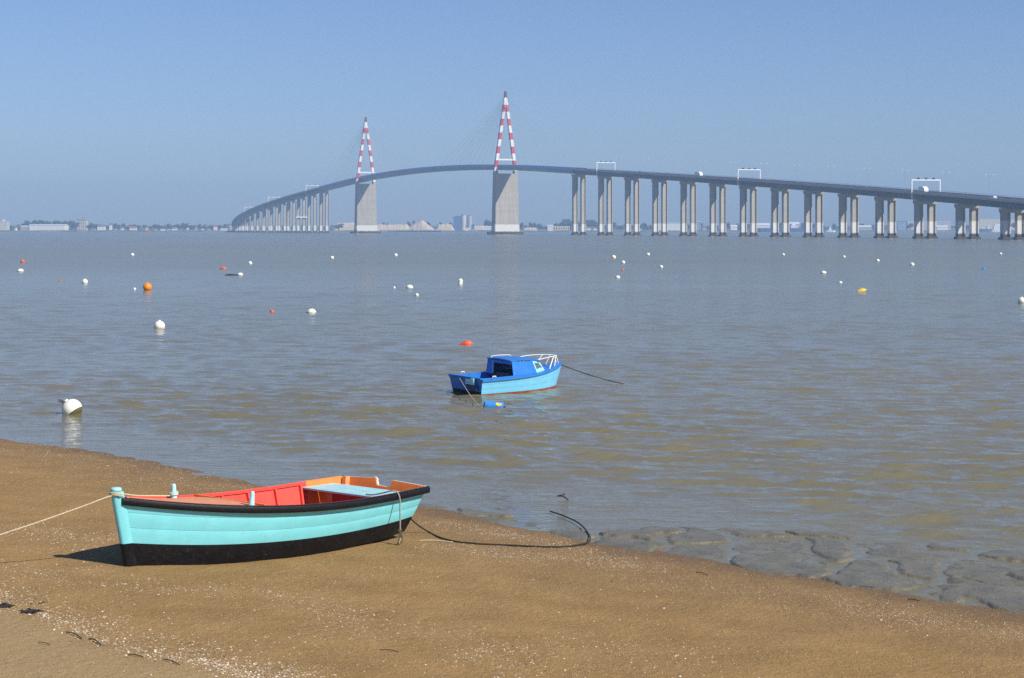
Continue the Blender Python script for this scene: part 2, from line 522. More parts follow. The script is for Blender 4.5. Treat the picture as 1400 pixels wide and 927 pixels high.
sf = S.ravel()[keep].max(1) > -4
beach = arr_mesh('beach', V, keep[sf], mat['sand'], True, {'wet': wet.ravel(), 'dry': dry.ravel()})
tag(beach, kind='structure')

# mud flat: flat-topped wet mounds split by little channels, seaward of the sand
xs = np.arange(-3, 16, 0.035); ys = np.arange(14, 36, 0.035)
X, Y = np.meshgrid(xs, ys, indexing='ij')
S = shore(X, Y)
wx = X + (fbm(X * 1.1, Y * 1.1, 6) - 0.45) * 1.25; wy = Y + (fbm(X * 1.1 + 50, Y * 1.1, 6) - 0.45) * 1.25
cs = 1.15
f1 = np.full(X.shape, 9.0); f2 = np.full(X.shape, 9.0); idc = np.zeros(X.shape)
ci = np.floor(wx / cs).astype(int); cj = np.floor(wy / (cs * 1.35)).astype(int)
for a in (-1, 0, 1):
    for b in (-1, 0, 1):
        ii = ci + a; jj = cj + b
        jx = _P[ii & 255, jj & 255]; jy = _P[(ii + 91) & 255, (jj + 37) & 255]
        d = np.hypot((ii + 0.1 + 0.8 * jx) * cs - wx, ((jj + 0.1 + 0.8 * jy) * cs * 1.35 - wy) * 0.8)
        nid = _P[(ii + 13) & 255, (jj + 71) & 255]
        idc = np.where(d < f1, nid, idc)
        f2 = np.where(d < f1, f1, np.minimum(f2, d)); f1 = np.minimum(f1, d)
chan = sstep(0.33, 0.50, fbm(X * 0.9 + 77, Y * 0.9, 3))
plate = 1 - (1 - sstep(0.03, 0.27, f2 - f1)) * (0.45 + 0.55 * chan)
width = np.interp(X, [-1.5, 1.0, 3.0, 6.5, 12], [0.4, 1.0, 3.2, 5.8, 6.2]) * (0.75 + 0.5 * fbm(X * 0.5 + 5, Y * 0.5, 2))
out = sstep(0.55, 1.0, -S / width)
Z = -0.045 + plate * (0.042 + 0.042 * sstep(0.10, 0.7, idc)) - out * 0.11 + (fbm(X * 3, Y * 3, 5) - 0.45) * 0.034
Z = Z - sstep(-0.05, 0.7, S) * 0.10 - 0.02 * (1 - plate)
V = np.stack([X, Y, Z], -1).reshape(-1, 3)
fc = grid_faces(len(xs), len(ys))
s4 = S.ravel()[fc]
k = (s4.min(1) > -6.5) & (s4.max(1) < 0.9) & (V[fc, 2].max(1) > -0.05)
mudo = arr_mesh('mud_flat', V, fc[k], mat['mud'], True)
tag(mudo, kind='structure')

# water: rippled sheet near the shore, flat sheet to the far bank
def waves(X, Y):
    out = np.zeros_like(X)
    r2 = np.random.default_rng(5)
    sp = np.maximum(np.abs(Y) * 0.0031, 0.05)
    for i in range(64):
        lam = 0.20 * (2.5 / 0.20) ** (i / 63)
        ang = R(90) + r2.normal(0, 0.38) + R(-6)
        ph = r2.uniform(0, 6.28)
        k = 2 * math.pi / lam
        amp = 0.0054 * lam ** 0.80 * r2.uniform(0.5, 1.3) * (1 if lam < 1.1 else (1.1 / lam) ** 1.4)
        fade = sstep(2.2, 4.2, lam / sp)
        q = (X * math.cos(ang) + Y * math.sin(ang)) * k + ph
        wv = np.sin(q + 0.55 * np.cos(q))     # sharper crests
        out += amp * fade * wv
    # peaked wavelets shoaling towards the beach
    Sx = shore(np.clip(X, -60, 60), Y)
    for i in range(8):
        lam = 0.85 * (2.0 / 0.85) ** (i / 7)
        ang = R(82) + r2.normal(0, 0.22); k = 2 * math.pi / lam
        q = (X * math.cos(ang) + Y * math.sin(ang)) * k + r2.uniform(0, 6.28) + 2.2 * fbm(X * 0.25 + 7 * i, Y * 0.25, 2)
        pk = np.exp(-7.0 * (1 - np.cos(q + 0.45 * np.cos(q)))) - 0.15
        env = sstep(0.47, 0.62, fbm(X * 0.30 + 13 * i, Y * 0.42 + 5 * i, 3))
        out += 0.034 * lam ** 0.5 * pk * env * sstep(24, 6, -Sx) * sstep(2.5, 6, lam / sp * 1.6)
    gust = 0.55 + 0.9 * fbm(X * 0.06, Y * 0.045 + 9, 3)
    return out * gust
nr, nc_ = 1080, 520
yr = 14 * np.exp(np.linspace(0, math.log(330 / 14), nr))
u = np.linspace(-1, 1, nc_)
Y = np.repeat(yr[:, None], nc_, 1)
X = u[None, :] * (Y * 0.33 + 9)
S = shore(np.clip(X, -60, 60), Y)
damp = 0.12 + 0.88 * sstep(0.3, 7.0, -S)
damp = damp * (1 - 0.7 * sstep(0, 4, X) * sstep(5.5, 3, -S))
damp = damp * (1 - sstep(210, 320, Y))
Z = waves(X, Y) * damp
edge = sstep(0.97, 1.0, np.abs(u))[None, :]
Z = Z * (1 - edge) - 0.05 * edge
V = np.stack([X, Y, Z], -1).reshape(-1, 3)
fc = grid_faces(nr, nc_)
k = (S.ravel()[fc].min(1) < 1.2) & (np.abs(V[fc, 0]).max(1) < 1e4)
wo = arr_mesh('water', V, fc[k][:, ::-1], mat['water'], True)
tag(wo, kind='structure')
b = MB().add([(-2600, 8, -0.12), (2600, 8, -0.12), (2600, 3300, -0.12), (-2600, 3300, -0.12)], [(0, 1, 2, 3)])
tag(b.build('river', mat['water_far']), kind='structure')

# far bank: one low sheet of land with a stony edge, rising a little inland
def land_mat():
    m = NT('far_bank_ground'); v = m.pos()
    n = m.noise(v, 0.02, 5, 0.6)
    c = m.ramp(n, [(0.30, (0.06, 0.075, 0.035)), (0.5, (0.13, 0.13, 0.07)), (0.62, (0.26, 0.23, 0.17)), (0.8, (0.10, 0.11, 0.06))])
    m.base(c); m.set(Roughness=0.9); return m.m
def bank_y(x):
    return 2960 + 30 * np.sin(x * 0.004) + 12 * np.sin(x * 0.021 + 1)
xs = np.linspace(-2600, 2600, 261)
rows = [(0, -1.5), (6, 0.6), (14, 2.0), (40, 2.4), (150, 2.6), (500, 3.0), (1000, 5), (1600, 9), (2300, 9)]
V = np.array([[x, bank_y(x) + dy, z + (0.6 * math.sin(x * 0.05 + dy) if dy > 6 else 0)] for x in xs for dy, z in rows])
land = arr_mesh('far_bank', V, grid_faces(len(xs), len(rows))[:, ::-1], land_mat(), True)
tag(land, kind='structure')

# ------------------------------------------------------------------ the cable-stayed bridge
TH0 = 23.3
MID = Vector((-6.1, 1628.0)) + Vector((-math.sin(R(TH0)), math.cos(R(TH0)))) * 202
HALF, SPAN = 360.0, 50.7
def heading(s):
    a = abs(s)
    if a <= HALF: return R(TH0)
    if s > 0:
        t = (a - HALF) / (13 * SPAN)
        return R(TH0 - 14.5 * t + 1.0 * t * t)
    t = (a - HALF) / 850.0
    return R(TH0 - 12.0 * t - 4.0 * t * t)
_ds = 5.0
_path = {0: MID.copy()}
for sg in (1, -1):
    p = MID.copy()
    for i in range(1, 321):
        th = heading(sg * (i - 0.5) * _ds)
        p = p + Vector((math.sin(th), -math.cos(th))) * (_ds * sg)
        _path[sg * i] = p.copy()
def P(s):
    i = math.floor(s / _ds); t = s / _ds - i
    return _path[i].lerp(_path[i + 1], t) if t > 1e-9 else _path[i].copy()
def deck_z(s):
    a = abs(s); lim = 280.0; sl = 0.0545; k = sl / (2 * lim)
    return 66.9 - (k * a * a if a < lim else k * lim * lim + sl * (a - lim))
def frame(s):
    th = heading(s)
    return P(s), Vector((math.cos(th), math.sin(th)))     # point, unit vector to the deck's right-hand (east) edge
def D(s, off, z):
    p, r = frame(s); q = p + r * off
    return (q.x, q.y, z)

bridge = thing('cable_stayed_bridge', 'long curved cable-stayed road bridge on tall concrete piers across the river', 'bridge', (MID.x, MID.y, 0))
def deck_piece(name, s0, s1, prof, m, parent=bridge, step=12.0):
    n = max(2, int(abs(s1 - s0) / step) + 1)
    secs = []
    for i in range(n):
        s = s0 + (s1 - s0) * i / (n - 1)
        secs.append([D(s, a, deck_z(s) + b) for a, b in prof])
    return MB().sweep(secs).build(name, m, parent, world=(parent is bridge))
def sub(o, parent):            # make o a child of a part that sits at the bridge's origin frame
    o.parent = parent; o.matrix_parent_inverse = parent.matrix_parent_inverse.copy() if False else Matrix.Identity(4)
    return o
S_END, N_END = HALF + 16 * SPAN, -(HALF + 17 * SPAN)
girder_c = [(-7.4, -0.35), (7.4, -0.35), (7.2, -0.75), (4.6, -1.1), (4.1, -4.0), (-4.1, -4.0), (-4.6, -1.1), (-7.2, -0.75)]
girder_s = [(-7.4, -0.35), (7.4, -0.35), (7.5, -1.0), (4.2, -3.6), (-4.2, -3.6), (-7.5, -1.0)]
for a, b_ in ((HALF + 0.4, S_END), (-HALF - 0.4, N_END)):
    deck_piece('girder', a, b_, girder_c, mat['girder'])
    deck_piece('road', a, b_, [(-6.9, 0.0), (6.9, 0.0), (6.9, -0.345), (-6.9, -0.345)], mat['asphalt'])
    for e in (-1, 1):
        deck_piece('parapet', a, b_, [(e * 7.4, -0.6), (e * 7.65, -0.6), (e * 7.65, 0.75), (e * 7.4, 0.75)], mat['parapet'])
        deck_piece('guard_rail', a, b_, [(e * 7.45, 1.15), (e * 7.58, 1.15), (e * 7.58, 1.30), (e * 7.45, 1.30)], mat['steel'])
deck_piece('steel_girder', -HALF, HALF, girder_s, mat['steel_deck'])
deck_piece('road', -HALF, HALF, [(-6.9, 0.0), (6.9, 0.0), (6.9, -0.345), (-6.9, -0.345)], mat['asphalt'])
for e in (-1, 1):
    deck_piece('edge_beam', -HALF, HALF, [(e * 7.42, -0.9), (e * 7.8, -0.9), (e * 7.8, 0.1), (e * 7.42, 0.1)], mat['steel_deck'])
    deck_piece('railing', -HALF, HALF, [(e * 7.5, 0.104), (e * 7.62, 0.104), (e * 7.62, 1.35), (e * 7.5, 1.35)], mat['rail_blue'])

def pier(s, extra=False):
    """cap, two I-section columns, two footings"""
    p, r = frame(s); th = heading(s); zt = deck_z(s) - 4.0
    cap = MB()
    fw = Vector((math.sin(th), -math.cos(th)))
    def pt(a, b, z): q = p + r * a + fw * b; return (q.x, q.y, z)
    hc = min(2.2, zt * 0.35)
    pol = [(-6.4, zt - 0.004), (6.4, zt - 0.004), (6.4, zt - hc * 0.6), (5.9, zt - hc), (-5.9, zt - hc), (-6.4, zt - hc * 0.6)]
    cap.sweep([[pt(a, d, z) for a, z in pol] for d in (-1.65, 1.65)])
    co = cap.build('pier', mat['pier'], bridge, world=True)
    ch = zt - hc
    for e in (-1, 1):
        b = MB()
        wx, wy, t, wb = 2.0, 1.5, 0.42, 0.55
        I = [(-wx, -wy), (-wx + t, -wy), (-wx + t, -wb), (wx - t, -wb), (wx - t, -wy), (wx, -wy),
             (wx, wy), (wx - t, wy), (wx - t, wb), (-wx + t, wb), (-wx + t, wy), (-wx, wy)]
        secs = [[pt(e * 3.75 + a, d, z) for a, d in I] for z in (-1.0, ch + 0.002)]
        b.sweep(secs)
        o = b.build('column', mat['pier'], co); 
        o.matrix_parent_inverse = Matrix.Identity(4)
        f = MB()
        f.sweep([[pt(e * 3.75 + a * k_, d * k_, z) for a, d in ((-2.7, -2.2), (2.7, -2.2), (2.7, 2.2), (-2.7, 2.2))] for z, k_ in ((-1.2, 1.0), (0.7, 1.0), (1.0, 0.94))])
        o = f.build('footing', mat['pier'], co)
    if extra:
        b = MB().sweep([[pt(a, d, z) for a, z in ((-7.5, 19.2), (7.5, 19.2), (7.5, 20.6), (-7.5, 20.6))] for d in (-2.6, 2.6)])
        b.build('work_platform', mat['white'], co)
    return co
for k in range(17): pier(HALF + k * SPAN)
for k in range(18): pier(-HALF - k * SPAN, extra=(k == 2))

def tower(s):
    p, r = frame(s); th = heading(s); fw = Vector((math.sin(th), -math.cos(th)))
    def pt(a, b, z): q = p + r * a + fw * b; return (q.x, q.y, z)
    # concrete shaft on its caisson
    b = MB()
    b.sweep([[pt(a * hw, d * hd, z) for a, d in ((-1, -0.86), (-0.96, -1), (0.96, -1), (1, -0.86), (1, 0.86), (0.96, 1), (-0.96, 1), (-1, 0.86))]
             for z, hw, hd in ((1.9, 12.6, 4.6), (8.8, 12.3, 4.4), (8.804, 12.15, 4.25), (56.0, 11.2, 3.6))])
    b.build('tower_shaft', mat['pier'], bridge, world=True)
    b = MB()
    b.sweep([[pt(18.5 * math.cos(t_) , 9 * math.sin(t_), z) for t_ in [i * math.pi / 8 for i in range(16)]] for z in (-2.0, 2.0)])
    b.build('tower_caisson', mat['pier'], bridge, world=True)
    b = MB()
    for e in (-1, 1):
        b.sweep([[pt(e * 9.9 + a, d, z) for a, d in ((-1.5, -2.6), (1.5, -2.6), (1.5, 2.6), (-1.5, 2.6))] for z in (55.9, 58.6)])
    b.build('bearing_block', mat['pier'], bridge, world=True)
    # steel inverted V
    py = MB()
    py.sweep([[pt(a * k_, d * k_, z) for a, d in ((-1.75, -1.5), (1.75, -1.5), (1.75, 1.5), (-1.75, 1.5))] for z, k_ in ((116.5, 1.35), (121.5, 1.0), (126.2, 0.72), (132.0, 0.55))])
    pyo = py.build('pylon', mat['pylon'], bridge, world=True)
    z0, z1 = 57.0, 121.0
    def ctr(z): return 10.3 + (1.05 - 10.3) * (z - z0) / (z1 - z0)
    for e in (-1, 1):
        b = MB()
        b.sweep([[pt(e * ctr(z) + a * k_, d * k_, z) for a, d in ((-1.4, -1.5), (1.4, -1.5), (1.4, 1.5), (-1.4, 1.5))] for z, k_ in ((z0 + (0.003 if e > 0 else 0), 1.0), (90, 0.98), (z1, 0.86))])
        b.build('leg', mat['pylon'], pyo)
    b = MB()
    c = ctr(69.0)
    b.sweep([[pt(a, d, z) for d, z in ((-1.1, 68.2), (1.1, 68.2), (1.1, 69.7), (-1.1, 69.7))] for a in (-c, c)])
    b.build('crossbeam', mat['white'], pyo)
    # stay cables: one fan to each side in two planes
    for dirn in (-1, 1):
        for k in range(9):
            ds = (152 - k * 15.5) if True else 0
            za = 127.0 - k * 1.35
            for e in (-1, 1):
                b = MB()
                sd_ = s + dirn * ds
                a0 = pt(e * 1.2, dirn * 0.5, za)
                b.tube([a0, D(sd_, e * 7.0, deck_z(sd_) + 0.4)], 0.06, 5)
                b.build('stay_cable', mat['cable'], bridge, world=True)
tower(202.0); tower(-202.0)

# gantries over the road
def gantry(s, label):
    p, r = frame(s); z = deck_z(s)
    g = thing('signal_gantry', label, 'gantry', (p.x, p.y, z), (0, 0, heading(s)), 'signal gantries over the bridge road')
    top = 6.6
    for e in (-1, 1):
        MB().box((e * 8.15, 0, (top + (-3.6)) / 2), (0.55, 0.55, top + 3.6)).build('post', mat['gantry'], g)
        MB().box((e * 7.9, 0, -2.2), (0.9, 0.9, 0.5)).build('bracket', mat['gantry'], g)
    MB().box((0, 0, top + 0.304), (16.85, 0.6, 0.6)).build('beam', mat['gantry'], g)
    for a in (-4.4, 0, 4.4) if s > 0 else (-3.5, 3.5):
        b = MB().box((a, -0.1, top + 1.0), (1.3, 0.35, 0.75)); b.box((a, -0.1, top + 1.45), (1.5, 0.6, 0.1))
        b.build('lane_signal', mat['blacky'], g)
    return g
gantry(HALF + 1.02 * SPAN, 'white signal gantry over the road at the steel span end of the near approach')
gantry(HALF + 6.02 * SPAN, 'white signal gantry over the middle of the near approach road')
gantry(HALF + 11.02 * SPAN, 'white signal gantry with a white truck passing under it')
gantry(-HALF - 1.0 * SPAN, 'white signal gantry above the tallest piers of the far approach')
gantry(-HALF - 5.0 * SPAN, 'white signal gantry halfway down the far approach')
gantry(-HALF - 9.0 * SPAN, 'white signal gantry near the low end of the far approach')

# lamp posts
lp = thing('lamp_post', 'tall thin double-armed lamp post on the bridge roadside', 'lamp post', (0, 0, 0), (0, 0, 0), 'lamp posts along the bridge')
MB().tube([(0, 0, 0), (0, 0, 11.2)], [0.08, 0.06], 6).build('pole', mat['steel'], lp)
for e in (-1, 1):
    arm = MB().tube([(0, 0, 11.1), (e * 0.9, 0, 11.5), (e * 1.8, 0, 11.6)], 0.05, 5).build('arm', mat['steel'], lp)
    MB().box((e * 2.05, 0, 11.6), (0.85, 0.4, 0.18)).build('lamp_head', mat['gantry'], arm)
first = True
for k in list(range(1, 15)) + [-j for j in range(1, 15)]:
    s = (HALF + (abs(k) + 0.5) * SPAN) * (1 if k > 0 else -1)
    q = lp if first else copy_tree(lp); first = False
    x, y, z = D(s, 0.0, deck_z(s)); q.location = (x, y, z); q.rotation_euler = (0, 0, heading(s))

# vehicles on the bridge
def car(s, off, m, label):
    x, y, z = D(s, off, deck_z(s) + 0.004)
    t = thing('car', label, 'car', (x, y, z), (0, 0, heading(s)), 'vehicles crossing the bridge')
    MB().prism([(-2.1, 0.3), (2.1, 0.3), (2.15, 0.75), (1.3, 0.92), (0.6, 1.42), (-1.2, 1.45), (-1.95, 0.95), (-2.15, 0.8)], 0, -0.85, 0.85).build('body', m, t, bevel=0.06)
    MB().prism([(1.15, 0.93), (0.6, 1.36), (-1.15, 1.38), (-1.75, 0.97)], 0, -0.87, 0.87).build('glazing', mat['blacky'], t)
    for a in (-1.3, 1.3):
        for e in (-1, 1):
            MB().tube([(e * 0.65, a, 0.32), (e * 0.88, a, 0.32)], 0.32, 12).build('wheel', mat['tyre'], t)
    return t
def truck(s, off, label, ln=8.0):
    x, y, z = D(s, off, deck_z(s) + 0.004)
    t = thing('truck', label, 'truck', (x, y, z), (0, 0, heading(s)), 'vehicles crossing the bridge')
    MB().box((0, 0.6, 2.25), (2.45, ln - 2.4, 2.7)).build('cargo_box', mat['gantry'], t, bevel=0.05)
    MB().prism([(-ln / 2, 0.6), (-ln / 2 + 2.0, 0.6), (-ln / 2 + 2.0, 2.9), (-ln / 2 + 0.5, 2.8), (-ln / 2, 1.7)], 0, -1.15, 1.15).build('cab', mat['gantry'], t, bevel=0.05)
    MB().box((0, 0.2, 0.72), (1.0, ln - 0.6, 0.3)).build('chassis', mat['blacky'], t)
    for a in (-ln / 2 + 1.2, ln / 2 - 2.0):
        for e in (-1, 1):
            MB().tube([(e * 0.8, a, 0.48), (e * 1.15, a, 0.48)], 0.48, 12).build('wheel', mat['tyre'], t)
    return t
m_dk = paint('dark_car_paint', (0.03, 0.03, 0.04), 0.3, 0.05, 2, 0)
m_wh = paint('white_car_paint', (0.8, 0.8, 0.8), 0.3, 0.03, 2, 0)
truck(HALF + 11.15 * SPAN, -4.6, 'white truck driving under a signal gantry on the near approach')
truck(HALF + 4.55 * SPAN, -4.6, 'long white truck between two signal gantries on the near approach', 9.5)
car(HALF + 12.8 * SPAN, -5.0, m_wh, 'white car ahead of a dark car low on the near approach')
car(HALF + 13.1 * SPAN, -5.0, m_dk, 'dark car following a white car low on the near approach')
car(HALF + 9.9 * SPAN, -5.2, m_dk, 'dark car climbing towards the gantry with the white truck')
car(HALF + 7.0 * SPAN, -5.2, m_dk, 'dark car just past the middle gantry of the near approach')
car(HALF + 2.5 * SPAN, -5.2, m_dk, 'dark car near the top of the near approach')
car(HALF + 3.5 * SPAN, -5.2, m_dk, 'dark car higher up than the long white truck')
car(-HALF - 3.9 * SPAN, -5.2, m_wh, 'white car on the far approach between two gantries')
car(-80.0, -5.2, m_wh, 'white car on the steel span between the two pylons')

# ------------------------------------------------------------------ rope helper
def catmull(pts, n=8):
    pts = [Vector(p) for p in pts]
    q = [pts[0] * 2 - pts[1]] + pts + [pts[-1] * 2 - pts[-2]]
    out = []
    for i in range(1, len(q) - 2):
        a, b, c, d = q[i - 1:i + 3]
        for k in range(n):
            t = k / n
            out.append(0.5 * ((2 * b) + (c - a) * t + (2 * a - 5 * b + 4 * c - d) * t * t + (3 * b - a - 3 * c + d) * t ** 3))
    out.append(pts[-1]); return out
def rope_mesh(pts, r, strands=3, n=5, pitch=None):
    """three twisted strands"""
    pts = [Vector(p) for p in pts]
    # resample evenly
    L = [0.0]
    for a, b in zip(pts[:-1], pts[1:]): L.append(L[-1] + (b - a).length)
    pitch = pitch or r * 9
    m = max(6, int(L[-1] / (pitch / 6)))
    m = min(m, 900)
    ev = []
    for i in range(m + 1):
        d = L[-1] * i / m
        k = max(0, min(len(pts) - 2, int(np.searchsorted(L, d) - 1)))
        t = (d - L[k]) / max(1e-9, L[k + 1] - L[k]); ev.append((pts[k].lerp(pts[k + 1], t), d))
    b = MB()
    for s_ in range(strands):
        q = []
        for i, (p, d) in enumerate(ev):
            t = (ev[min(i + 1, m)][0] - ev[max(i - 1, 0)][0]).normalized()
            a = t.cross(Vector((0.1, 0.2, 1))).normalized(); c = t.cross(a)
            an = 2 * math.pi * (d / pitch + s_ / strands)
            q.append(p + (a * math.cos(an) + c * math.sin(an)) * r * 0.52)
        b.tube(q, r * 0.56, n)
    return b

# ------------------------------------------------------------------ the turquoise dinghy on the sand
bow_foot = Gs(180, 770)
DZ0 = bow_foot.z
_bt = Vector((-5.42, 24.28)); _st = Vector((-2.0, 28.45))
_ax = (_st - _bt).normalized()
DL = 5.33
DYAW = math.atan2(_ax.y, _ax.x)
dinghy = thing('rowing_boat', 'turquoise wooden rowing boat with black bottom and red inside, beached on the sand', 'boat', (_bt.x, _bt.y, DZ0), (0, 0, DYAW))
# local frame: x from bow to stern, -y is the side towards the camera
def h_rail(x):
    return 0.60 + 0.38 * max(0, 1 - x / 4.0) ** 2 + (0.015 * max(0, (x - 3.6) / 1.7) ** 2)
def h_chine(x):
    t = x / DL
    return 0.01 - 0.523 * t + 0.433 * t * t
def b_rail(x):
    if x < 4.2: return 0.045 + 0.955 * (1 - (1 - x / 4.2) ** 2.5)
    return 1.0 - 0.085 * ((x - 4.2) / 1.13) ** 2
def b_chine(x):
    return 0.035 + (b_rail(x) - 0.045) * (0.76 + 0.0 * x / DL)
def hull(u, v, side, off=0.0):
    xs_ = u * DL
    v = v
    y = b_chine(xs_) + (b_rail(xs_) - b_chine(xs_)) * (v ** 0.92)
    z = h_chine(xs_) + (h_rail(xs_) - h_chine(xs_)) * v
    x = xs_ + 0.21 * (1 - v) * (1 - u) ** 3 - 0.30 * (1 - v) * u ** 6
    return Vector((x, side * (y + off), z))
NU = 40
US = [(i / NU) ** 1.15 for i in range(NU + 1)]
bands = [(0.0, 0.335, 'black'), (0.335, 0.565, 'turq'), (0.565, 0.79, 'turq'), (0.79, 1.0, 'turq')]
for side in (-1, 1):
    for bi, (v0, v1, mm) in enumerate(bands):
        secs = []
        for u_ in US:
            g = 0.0015
            va, vb = v0 + g, v1 - g
            vm = (va + vb) / 2
            secs.append([hull(u_, va, side, 0.000), hull(u_, va + 0.006, side, 0.001), hull(u_, vm, side, 0.003), hull(u_, vb - 0.014, side, 0.0045), hull(u_, vb, side, 0.0015),
                         hull(u_, vb, side, -0.018), hull(u_, va, side, -0.018)])
        MB().sweep(secs).build('plank', mat[mm], dinghy, auto=0.5)
    # inside skin
    def skin(u0, u1, mm, nm):
        us = [u0 + (u1 - u0) * i / 20 for i in range(21)]
        Pm = [[hull(u_, v, side, -0.024) for v in (0.02, 0.25, 0.5, 0.75, 1.0)] for u_ in us]
        for i, u_ in enumerate(us):
            Pm[i].append(hull(u_, 1.0, side, -0.005) + Vector((0, 0, 0.012)))
        MB().grid(Pm).build(nm, mat[mm], dinghy, auto=0.6)
    skin(0.02, 0.845, 'red', 'inner_planking'); skin(0.845, 0.985, 'orange', 'inner_planking')
    # inner gunwale strip
    secs = []
    for u_ in [0.3 + 0.54 * i / 20 for i in range(21)]:
        secs.append([hull(u_, 0.985, side, a) + Vector((0, 0, b_)) for a, b_ in ((-0.026, -0.02), (-0.056, -0.02), (-0.056, 0.012), (-0.026, 0.012))])
    MB().sweep(secs).build('inner_gunwale', mat['red'], dinghy)
    # rubbing strake
    secs = []
    for u_ in US:
        pr = [(0.008, -0.098), (0.040, -0.098), (0.054, -0.080), (0.056, -0.030), (0.046, -0.004), (0.010, 0.006)]
        secs.append([hull(u_, 1.0, side, a) + Vector((0.0, 0, b_)) for a, b_ in pr])
    MB().sweep(secs).build('rubbing_strake', mat['rub'], dinghy, auto=0.7)
    # frames
    for xr in (1.55, 2.05, 2.62, 3.2, 3.8, 4.35):
        u0 = xr / DL; du = 0.018 / DL
        secs = [[hull(u0 - du, v, side, -0.026), hull(u0 + du, v, side, -0.026), hull(u0 + du, v, side, -0.075), hull(u0 - du, v, side, -0.075)] for v in (0.03, 0.35, 0.7, 0.96)]
        MB().sweep(secs).build('rib', mat['red'], dinghy)
# bottom boards (outside) and floor
Pm = [[hull(u_, 0.0, s_, -0.002) + Vector((0, 0, -0.004 if abs(s_) < 1 else 0)) for s_ in (-1, -0.5, 0, 0.5, 1)] for u_ in US]
MB().grid(Pm).build('bottom', mat['black'], dinghy)
for k in range(5):
    ya = -0.62 + k * 0.25
    secs = []
    for i in range(13):
        x = 1.2 + 3.6 * i / 12
        lim = b_chine(x) - 0.03
        a, c = max(-lim, ya), min(lim, ya + 0.235)
        if c <= a: c = a + 0.002
        z = h_chine(x) + 0.10
        secs.append([(x, a, z), (x, c, z), (x, c, z + 0.02), (x, a, z + 0.02)])
    MB().sweep(secs).build('floorboard', mat['floor_red'], dinghy)
# stem
def stem_sec(t):
    c = Vector((0.21 * (1 - t), 0, h_chine(0) + (h_rail(0) - h_chine(0)) * t))
    return c
def stem_piece(t0, t1, mm, nm):
    secs = []
    for i in range(7):
        t = t0 + (t1 - t0) * i / 6; c = stem_sec(t)
        secs.append([c + Vector((a, b_, 0)) for a, b_ in ((-0.10, -0.022), (-0.075, -0.052), (0.05, -0.075), (0.05, 0.075), (-0.075, 0.052), (-0.10, 0.022))])
    return MB().sweep(secs).build(nm, mat[mm], dinghy, auto=0.9)
stem_piece(-0.02, 0.33, 'black', 'stem_foot')
stem_piece(0.333, 1.09, 'turq', 'stem')
hc = stem_sec(1.09)
MB().lathe([(0.07, 0), (0.076, 0.010), (0.079, 0.026), (0.072, 0.042), (0.05, 0.050), (0.004, 0.053)], (hc.x - 0.02, 0, hc.z + 0.003), 18).build('stem_head', mat['turq_pale'], dinghy, auto=0.7)
# skeg / keel strip
MB().sweep([[(x, a, h_chine(x) + b_) for a, b_ in ((-0.03, 0.01), (0.03, 0.01), (0.03, -0.03), (-0.03, -0.03))] for x in (0.25, 1.5, 3.0, 4.2, 5.0)]).build('keel', mat['black'], dinghy)
# foredeck of separate boards
XF = 2.0
def inner_b(x): return b_rail(x) - 0.03
nb = 7
for k in range(nb):
    f0, f1 = -1 + 2 * k / nb + 0.004, -1 + 2 * (k + 1) / nb - 0.004
    secs = []
    for i in range(13):
        x = 0.12 + (XF - 0.12) * i / 12
        w_ = inner_b(x)
        cam_ = lambda f: h_rail(x) - 0.018 + 0.035 * (1 - f * f)
        secs.append([(x, f0 * w_, cam_(f0)), (x, f1 * w_, cam_(f1)), (x, f1 * w_, cam_(f1) - 0.022), (x, f0 * w_, cam_(f0) - 0.022)])
    MB().sweep(secs).build('foredeck_board', mat['orange_faded'], dinghy, auto=0.6)
w_ = inner_b(XF)
MB().box((XF + 0.018, 0, h_rail(XF) - 0.03), (0.034, 2 * w_ - 0.02, 0.10)).build('deck_beam', mat['orange'], dinghy)
# two tapered bitts at the after edge of the foredeck
for side, lean, xb_ in ((-1, 0.10, XF - 0.14), (1, -0.03, 1.42)):
    Mx = Matrix.Rotation(lean, 3, 'Y')
    c = (xb_, side * (inner_b(xb_) - 0.10), h_rail(xb_) + 0.0)
    bt = MB().lathe([(0.046, -0.08), (0.046, 0.0), (0.044, 0.02), (0.040, 0.05), (0.034, 0.15), (0.029, 0.19), (0.022, 0.20), (0.004, 0.202)], c, 14, Mx).build('bitt', mat['turq_pale'], dinghy, auto=0.7)
    if side > 0:
        MB().lathe([(0.045, 0.035), (0.066, 0.045), (0.066, 0.075), (0.045, 0.085)], c, 14, Mx).build('collar', mat['turq_pale'], bt, auto=0.7)
# stern thwart (a locker top) and supports
XT0, XT1 = 4.38, 5.04
zt_ = h_rail(4.6) - 0.10
for k in range(2):
    xa = XT0 + k * 0.338; xb = xa + 0.332
    MB().hexa([(xa, -b_rail(xa) + 0.06, zt_), (xb, -b_rail(xb) + 0.06, zt_), (xb, b_rail(xb) - 0.06, zt_), (xa, b_rail(xa) - 0.06, zt_),
               (xa, -b_rail(xa) + 0.06, zt_ + 0.03), (xb, -b_rail(xb) + 0.06, zt_ + 0.03), (xb, b_rail(xb) - 0.06, zt_ + 0.03), (xa, b_rail(xa) - 0.06, zt_ + 0.03)]).build('thwart', mat['turq_pale'], dinghy, bevel=0.006)
MB().box((XT1 - 0.30, 0, zt_ - 0.28), (0.03, 1.2, 0.52)).build('locker_front', mat['floor_red'], dinghy)
